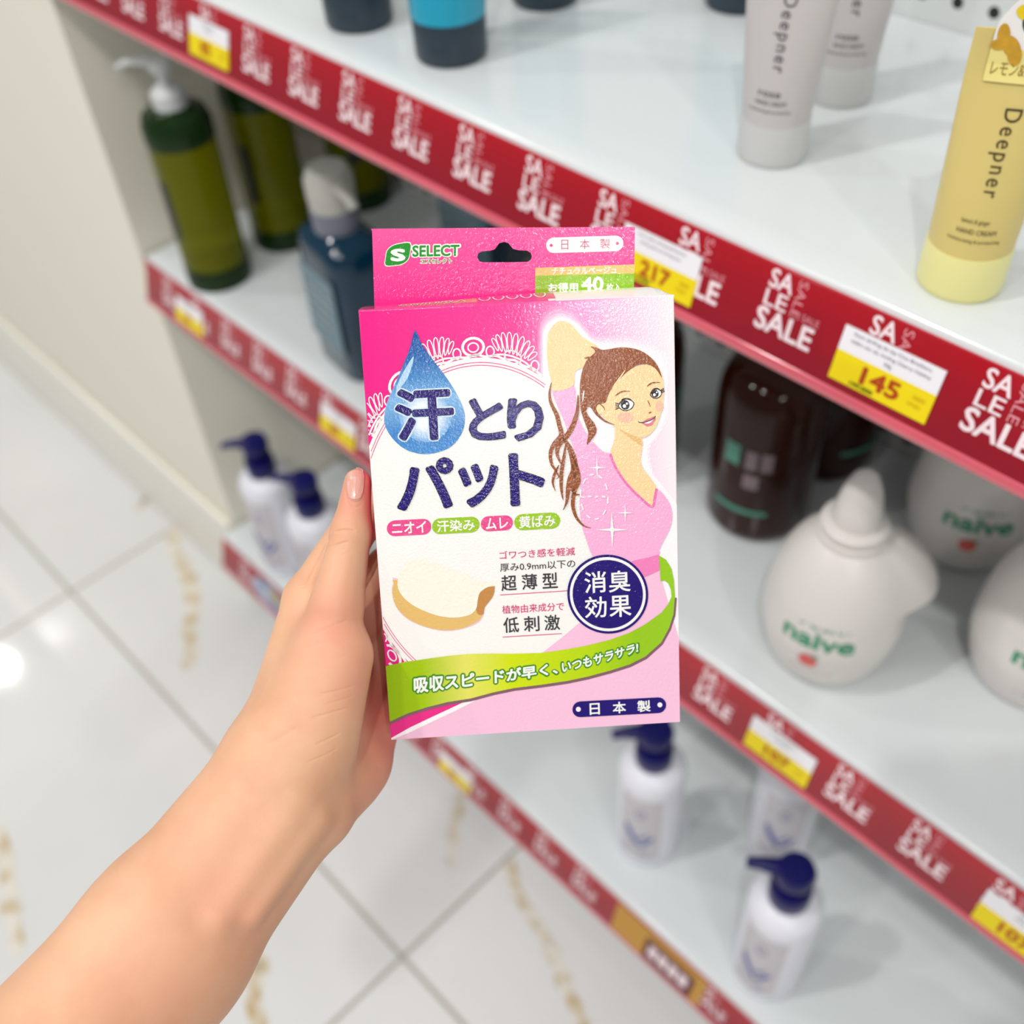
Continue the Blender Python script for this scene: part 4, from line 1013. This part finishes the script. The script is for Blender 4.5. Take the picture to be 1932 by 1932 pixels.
# thumb
cone((636, 1140, .3720), 8.6 * mm, (662, 1005, .3740), 6.6 * mm, .003)
cone((636, 1140, .3755), 8.6 * mm, (664, 1005, .3785), 6.4 * mm, .003)
cone((662, 1005, .3740), 6.6 * mm, (674, 908, .3735), 4.4 * mm, .003)
cone((664, 1005, .3785), 6.4 * mm, (676, 912, .3780), 4.6 * mm, .003)
# fingers reaching round behind the carton
def finger(pts, rs, k=.004):
    q = []
    for (x, y, extra), r_ in zip(pts, rs): q.append((x, y, extra if extra > .2 else back_depth(x, y) + r_ + extra))
    for i in range(len(q) - 1): cone(q[i], rs[i], q[i + 1], rs[i + 1], k)
finger([(592, 1128, .394), (683, 975, 0.0008), (800, 900, 0.0), (880, 865, 0.0)], [10.2 * mm, 8.2 * mm, 7.2 * mm, 6.2 * mm])
finger([(640, 1220, .400), (735, 1075, 0.002), (868, 1010, 0.0), (960, 985, 0.0)], [10.5 * mm, 8.6 * mm, 7.4 * mm, 6.4 * mm])
finger([(668, 1300, .404), (755, 1180, 0.002), (880, 1125, 0.0), (965, 1105, 0.0)], [10 * mm, 8.2 * mm, 7.2 * mm, 6.2 * mm])
finger([(688, 1388, .408), (770, 1285, 0.002), (855, 1240, 0.0), (915, 1222, 0.0)], [9.5 * mm, 7.2 * mm, 6.4 * mm, 5.6 * mm])
# wrist tendons
cone((560, 1525, .3590), 2.6 * mm, (420, 1725, .3405), 2.2 * mm, .009)
cone((596, 1550, .3625), 2.4 * mm, (480, 1725, .3450), 2.0 * mm, .008)

GS = 1.15 * mm
ends = np.array([p for q in PRIM for p in (q[0] - q[1], q[0] + q[1], q[2] - q[3], q[2] + q[3])])
lo_, hi_ = ends.min(0) - .004, ends.max(0) + .004
N = np.ceil((hi_ - lo_) / GS).astype(int) + 1
ax_ = [lo_[i] + GS * np.arange(N[i]) for i in range(3)]
Dm = np.full(N, .05, np.float32)
for (p1, r1, p2, r2, k) in PRIM:
    mg = max(r1, r2) + .022
    a_ = np.minimum(p1, p2) - mg; b_ = np.maximum(p1, p2) + mg
    i0 = np.clip(((a_ - lo_) / GS).astype(int), 0, N - 1); i1 = np.clip(((b_ - lo_) / GS).astype(int) + 2, 1, N)
    sl = tuple(slice(i0[i], i1[i]) for i in range(3))
    X_ = (ax_[0][sl[0]][:, None, None], ax_[1][sl[1]][None, :, None], ax_[2][sl[2]][None, None, :])
    d = p2 - p1; dd = d @ d
    t = np.clip(((X_[0] - p1[0]) * d[0] + (X_[1] - p1[1]) * d[1] + (X_[2] - p1[2]) * d[2]) / dd, 0, 1)
    q2 = (X_[0] - p1[0] - t * d[0]) ** 2 + (X_[1] - p1[1] - t * d[1]) ** 2 + (X_[2] - p1[2] - t * d[2]) ** 2
    dist = (np.sqrt(q2) - (r1 + (r2 - r1) * t)).astype(np.float32)
    cur = Dm[sl]; h = np.maximum(k - np.abs(cur - dist), 0) / k
    Dm[sl] = np.minimum(cur, dist) - h * h * k / 4
# the carton presses a flat into the skin
XX = np.stack(np.meshgrid(*ax_, indexing='ij'), -1).astype(np.float32) if False else None
g0, g1, g2 = ax_[0][:, None, None] - origin[0], ax_[1][None, :, None] - origin[1], ax_[2][None, None, :] - origin[2]
def comp(a): return (g0 * a[0] + g1 * a[1] + g2 * a[2]).astype(np.float32)
mgn = .0006
bxd = np.maximum(np.maximum(np.abs(comp(uC)) - BW / 2 - mgn, np.abs(comp(-nC) - BD / 2) - BD / 2 - mgn), np.abs(comp(vC) - BH / 2) - BH / 2 - mgn)
Dm = np.maximum(Dm, -bxd)
def surface_nets(Dg):
    s = Dg < 0
    n0, n1, n2 = Dg.shape
    cor = [(i, j, k) for i in (0, 1) for j in (0, 1) for k in (0, 1)]
    sg = [s[i:n0 - 1 + i, j:n1 - 1 + j, k:n2 - 1 + k] for i, j, k in cor]
    cnt = sum(x.astype(np.int8) for x in sg); act = (cnt > 0) & (cnt < 8)
    idx = np.argwhere(act); num = -np.ones(act.shape, np.int64); num[act] = np.arange(len(idx))
    val = np.stack([Dg[idx[:, 0] + i, idx[:, 1] + j, idx[:, 2] + k] for i, j, k in cor], 1).astype(np.float64)
    acc = np.zeros((len(idx), 3)); w = np.zeros(len(idx)); cf = np.array(cor, float)
    for a in range(8):
        for c in range(a + 1, 8):
            if np.abs(cf[a] - cf[c]).sum() != 1: continue
            cr_ = (val[:, a] < 0) != (val[:, c] < 0)
            t = np.where(cr_, val[:, a] / np.where(cr_, val[:, a] - val[:, c], 1), 0)
            acc += np.where(cr_[:, None], cf[a] + t[:, None] * (cf[c] - cf[a]), 0); w += cr_
    V = idx + acc / w[:, None]
    Fs = []
    for ax in range(3):
        o1, o2 = [i for i in range(3) if i != ax]
        A_ = [slice(None)] * 3; B_ = [slice(None)] * 3
        A_[ax] = slice(0, -1); B_[ax] = slice(1, None)
        for o in (o1, o2):
            A_[o] = slice(1, -1); B_[o] = slice(1, -1)
        ch = s[tuple(A_)] != s[tuple(B_)]; ins = s[tuple(A_)][ch]
        e = np.argwhere(ch)
        e[:, o1] += 1; e[:, o2] += 1
        def cell(d1, d2):
            q = e.copy(); q[:, o1] += d1; q[:, o2] += d2; return num[q[:, 0], q[:, 1], q[:, 2]]
        f = np.stack([cell(-1, -1), cell(0, -1), cell(0, 0), cell(-1, 0)], 1)
        flip = ins if ax != 1 else ~ins
        f[~flip] = f[~flip][:, ::-1]
        Fs.append(f)
    Fs = np.concatenate(Fs); Fs = Fs[(Fs >= 0).all(1)]
    return V, Fs
V, Fq = surface_nets(Dm)
Vc = lo_ + V * GS
# two passes of gentle relaxation
edges = np.concatenate([Fq[:, [0, 1]], Fq[:, [1, 2]], Fq[:, [2, 3]], Fq[:, [3, 0]]])
for lam in (.5, -.52, .5, -.52, .4):
    acc = np.zeros_like(Vc); cnt = np.zeros(len(Vc))
    np.add.at(acc, edges[:, 0], Vc[edges[:, 1]]); np.add.at(cnt, edges[:, 0], 1)
    np.add.at(acc, edges[:, 1], Vc[edges[:, 0]]); np.add.at(cnt, edges[:, 1], 1)
    Vc = Vc + lam * (acc / np.maximum(cnt, 1)[:, None] - Vc)
Vw = Vc @ CAM + np.array([0, 0, CZ])
root0 = CAM.T @ cam_pt(530, 1490, .372) + np.array([0, 0, CZ])
me = bpy.data.meshes.new('forearm'); me.from_pydata([tuple(p) for p in (Vw - root0)], [], [tuple(int(i) for i in f) for f in Fq]); me.validate(); me.update()
bm = bmesh.new(); bm.from_mesh(me); bmesh.ops.recalc_face_normals(bm, faces=bm.faces)
for f in bm.faces: f.smooth = True
bm.to_mesh(me); bm.free()
# skin creases: the skin is refined along each line and pushed in a little
bvh0 = BVHTree.FromPolygons([Vector(p) for p in Vw], [tuple(int(i) for i in f) for f in Fq])
LINES = []
for pts, dep, wid in (([(628, 1004), (650, 1000), (672, 1002)], .30, .40), ([(616, 1032), (634, 1028), (660, 1021)], .24, .38), ([(640, 985), (655, 982), (668, 984)], .12, .35), ([(645, 1046), (665, 1040)], .10, .35),
                      ([(572, 1199), (599, 1189), (635, 1178), (659, 1169)], .16, .5), ([(599, 1310), (632, 1304), (674, 1292)], .14, .42), ([(587, 1355), (620, 1346), (662, 1334)], .16, .42),
                      ([(593, 1406), (620, 1394), (644, 1382)], .16, .42), ([(608, 1330), (640, 1322), (668, 1312)], .09, .4), ([(560, 1109), (576, 1107)], .12, .4), ([(577, 1440), (614, 1424), (641, 1410)], .10, .4),
                      ([(560, 1225), (600, 1215), (640, 1207)], .08, .45), ([(629, 1000), (612, 1035), (592, 1075), (577, 1105)], .35, .7), ([(505, 1408), (540, 1385), (560, 1372)], .22, 1.0), ([(650, 893), (652, 925), (657, 950), (672, 957), (686, 948)], .14, .4)):
    q = smooth_loop(pts, 8, False); q3 = []
    for x, y in q:
        d = Vector(ray(x, y)).normalized(); h = bvh0.ray_cast(Vector((0, 0, CZ)), d)
        if h[0] is not None: q3.append(np.array(h[0] - Vector(root0)))
    if len(q3) > 1: LINES.append((np.array(q3), dep * mm, wid * mm))
def dist_line(P_, L_):
    best = np.full(len(P_), 1.0); end = np.zeros(len(P_)); n = len(L_) - 1
    for i in range(n):
        a, b2 = L_[i], L_[i + 1]; d = b2 - a; t = np.clip(((P_ - a) @ d) / max(d @ d, 1e-12), 0, 1)
        dd = np.linalg.norm(P_ - a - t[:, None] * d, axis=1); m_ = dd < best
        best[m_] = dd[m_]; end[m_] = (i + t[m_]) / n
    return best, end
bm = bmesh.new(); bm.from_mesh(me)
for it in range(2):
    P_ = np.array([v.co for v in bm.verts]); near = np.zeros(len(P_), bool)
    for L_, dp_, wd_ in LINES:
        near |= dist_line(P_, L_)[0] < (2.4 * mm if it == 0 else 1.3 * mm)
    bm.verts.ensure_lookup_table()
    ed = [e for e in bm.edges if near[e.verts[0].index] and near[e.verts[1].index]]
    bmesh.ops.subdivide_edges(bm, edges=ed, cuts=1, use_grid_fill=True, smooth=0.0)
    bm.verts.index_update()
bm.normal_update()
P_ = np.array([v.co for v in bm.verts]); Nn = np.array([v.normal for v in bm.verts]); off = np.zeros(len(P_))
for L_, dp_, wd_ in LINES:
    dd, tt_p = dist_line(P_, L_); off = np.maximum(off, dp_ * np.exp(-(dd / wd_) ** 2) * np.clip(np.sin(PI * np.clip(tt_p, .04, .96)) * 1.6, 0, 1))
for v, p_, n_, o_ in zip(bm.verts, P_, Nn, off):
    if o_ > 1e-6: v.co = Vector(p_ - n_ * o_)
for f in bm.faces: f.smooth = True
bm.to_mesh(me); bm.free()
Vc = (np.array([v.co for v in me.vertices]) + root0 - np.array([0, 0, CZ])) @ CAM.T
# skin tone: rosier at the heel of the hand, the thumb joints and fingertips
rosy = np.zeros(len(Vc))
for (px, py, dp, rad, amt) in ((690, 1400, .40, .026, .9), (650, 1480, .39, .024, .5), (640, 1180, .366, .018, .55), (695, 1270, .368, .016, .6), (672, 930, .371, .012, .75), (660, 1010, .371, .008, .3), (430, 1720, .335, .03, .3), (330, 1850, .32, .03, .3)):
    rosy = np.maximum(rosy, amt * np.exp(-((Vc - cam_pt(px, py, dp)) ** 2).sum(1) / rad ** 2))
at_ = me.attributes.new('rosy', 'FLOAT', 'POINT'); at_.data.foreach_set('value', rosy.astype(np.float32))
skin = P('skin', srgb(232, 190, 158), rough=.46, spec=.35, sss=.12, bump=.12, bscale=900)
nt = skin.node_tree; b = nt.nodes['Principled BSDF']; tc = [n for n in nt.nodes if n.type == 'TEX_COORD'][0]
n1 = nt.nodes.new('ShaderNodeTexNoise'); n1.inputs['Scale'].default_value = 45; n1.inputs['Detail'].default_value = 5; nt.links.new(tc.outputs['Object'], n1.inputs['Vector'])
cr = nt.nodes.new('ShaderNodeValToRGB'); cr.color_ramp.elements[0].position = .3; cr.color_ramp.elements[1].position = .7
cr.color_ramp.elements[0].color = (*srgb(214, 162, 128), 1); cr.color_ramp.elements[1].color = (*srgb(226, 180, 145), 1)
nt.links.new(n1.outputs['Fac'], cr.inputs[0])
an = nt.nodes.new('ShaderNodeAttribute'); an.attribute_name = 'rosy'
mx = nt.nodes.new('ShaderNodeMix'); mx.data_type = 'RGBA'; nt.links.new(an.outputs['Fac'], mx.inputs[0]); nt.links.new(cr.outputs[0], mx.inputs[6]); mx.inputs[7].default_value = (*srgb(222, 142, 122), 1)
nt.links.new(mx.outputs[2], b.inputs['Base Color'])
me.materials.append(skin)
arm = bpy.data.objects.new('person', me); C.objects.link(arm); arm.location = root0
tag(arm, 'bare left hand and forearm of a person gripping the pink box by its left side', 'person')
# thumbnail: a thin curved plate laid on the skin
bvh = BVHTree.FromPolygons([Vector(p) for p in Vw], [tuple(int(i) for i in f) for f in Fq])
nlm = MB(); ring = []
nail_o = Vector((0, 0, CZ))
def on_skin(px, py, lift):
    d = Vector(ray(px, py)).normalized(); h = bvh.ray_cast(Vector((0, 0, CZ)), d)
    if h[0] is None: return None
    nrm = h[1] if h[1].dot(d) < 0 else -h[1]
    return h[0] + nrm * lift - Vector(root0)
nu_, nv2 = 10, 14; grid = []
for j in range(nv2 + 1):
    for i in range(nu_ + 1):
        s_, t_ = i / nu_ * 2 - 1, j / nv2 * 2 - 1
        rx = 17.5 * (1 - .10 * max(0, t_)) ; ry = 33
        e = max(abs(s_), abs(t_)); L_ = (abs(s_) ** 3.2 + abs(t_) ** 3.2) ** (1 / 3.2) or 1
        k_ = e / L_ if L_ > 0 else 1
        x_ = 671 + s_ * k_ * rx - t_ * 1.5; y_ = 913 + t_ * k_ * ry
        edge = max(abs(s_), abs(t_)); p = on_skin(x_, y_, .00055 if edge < .95 else .0001)
        grid.append(p)
for j in range(nv2):
    for i in range(nu_):
        q = [grid[j * (nu_ + 1) + i], grid[j * (nu_ + 1) + i + 1], grid[(j + 1) * (nu_ + 1) + i + 1], grid[(j + 1) * (nu_ + 1) + i]]
        if all(p is not None for p in q): nlm.add(q, [(0, 1, 2, 3)], 0)
bmv = nlm.build('thumbnail', P('nail', srgb(218, 158, 142), rough=.3, spec=.5, coat=.3, var=.03, vscale=200), arm)
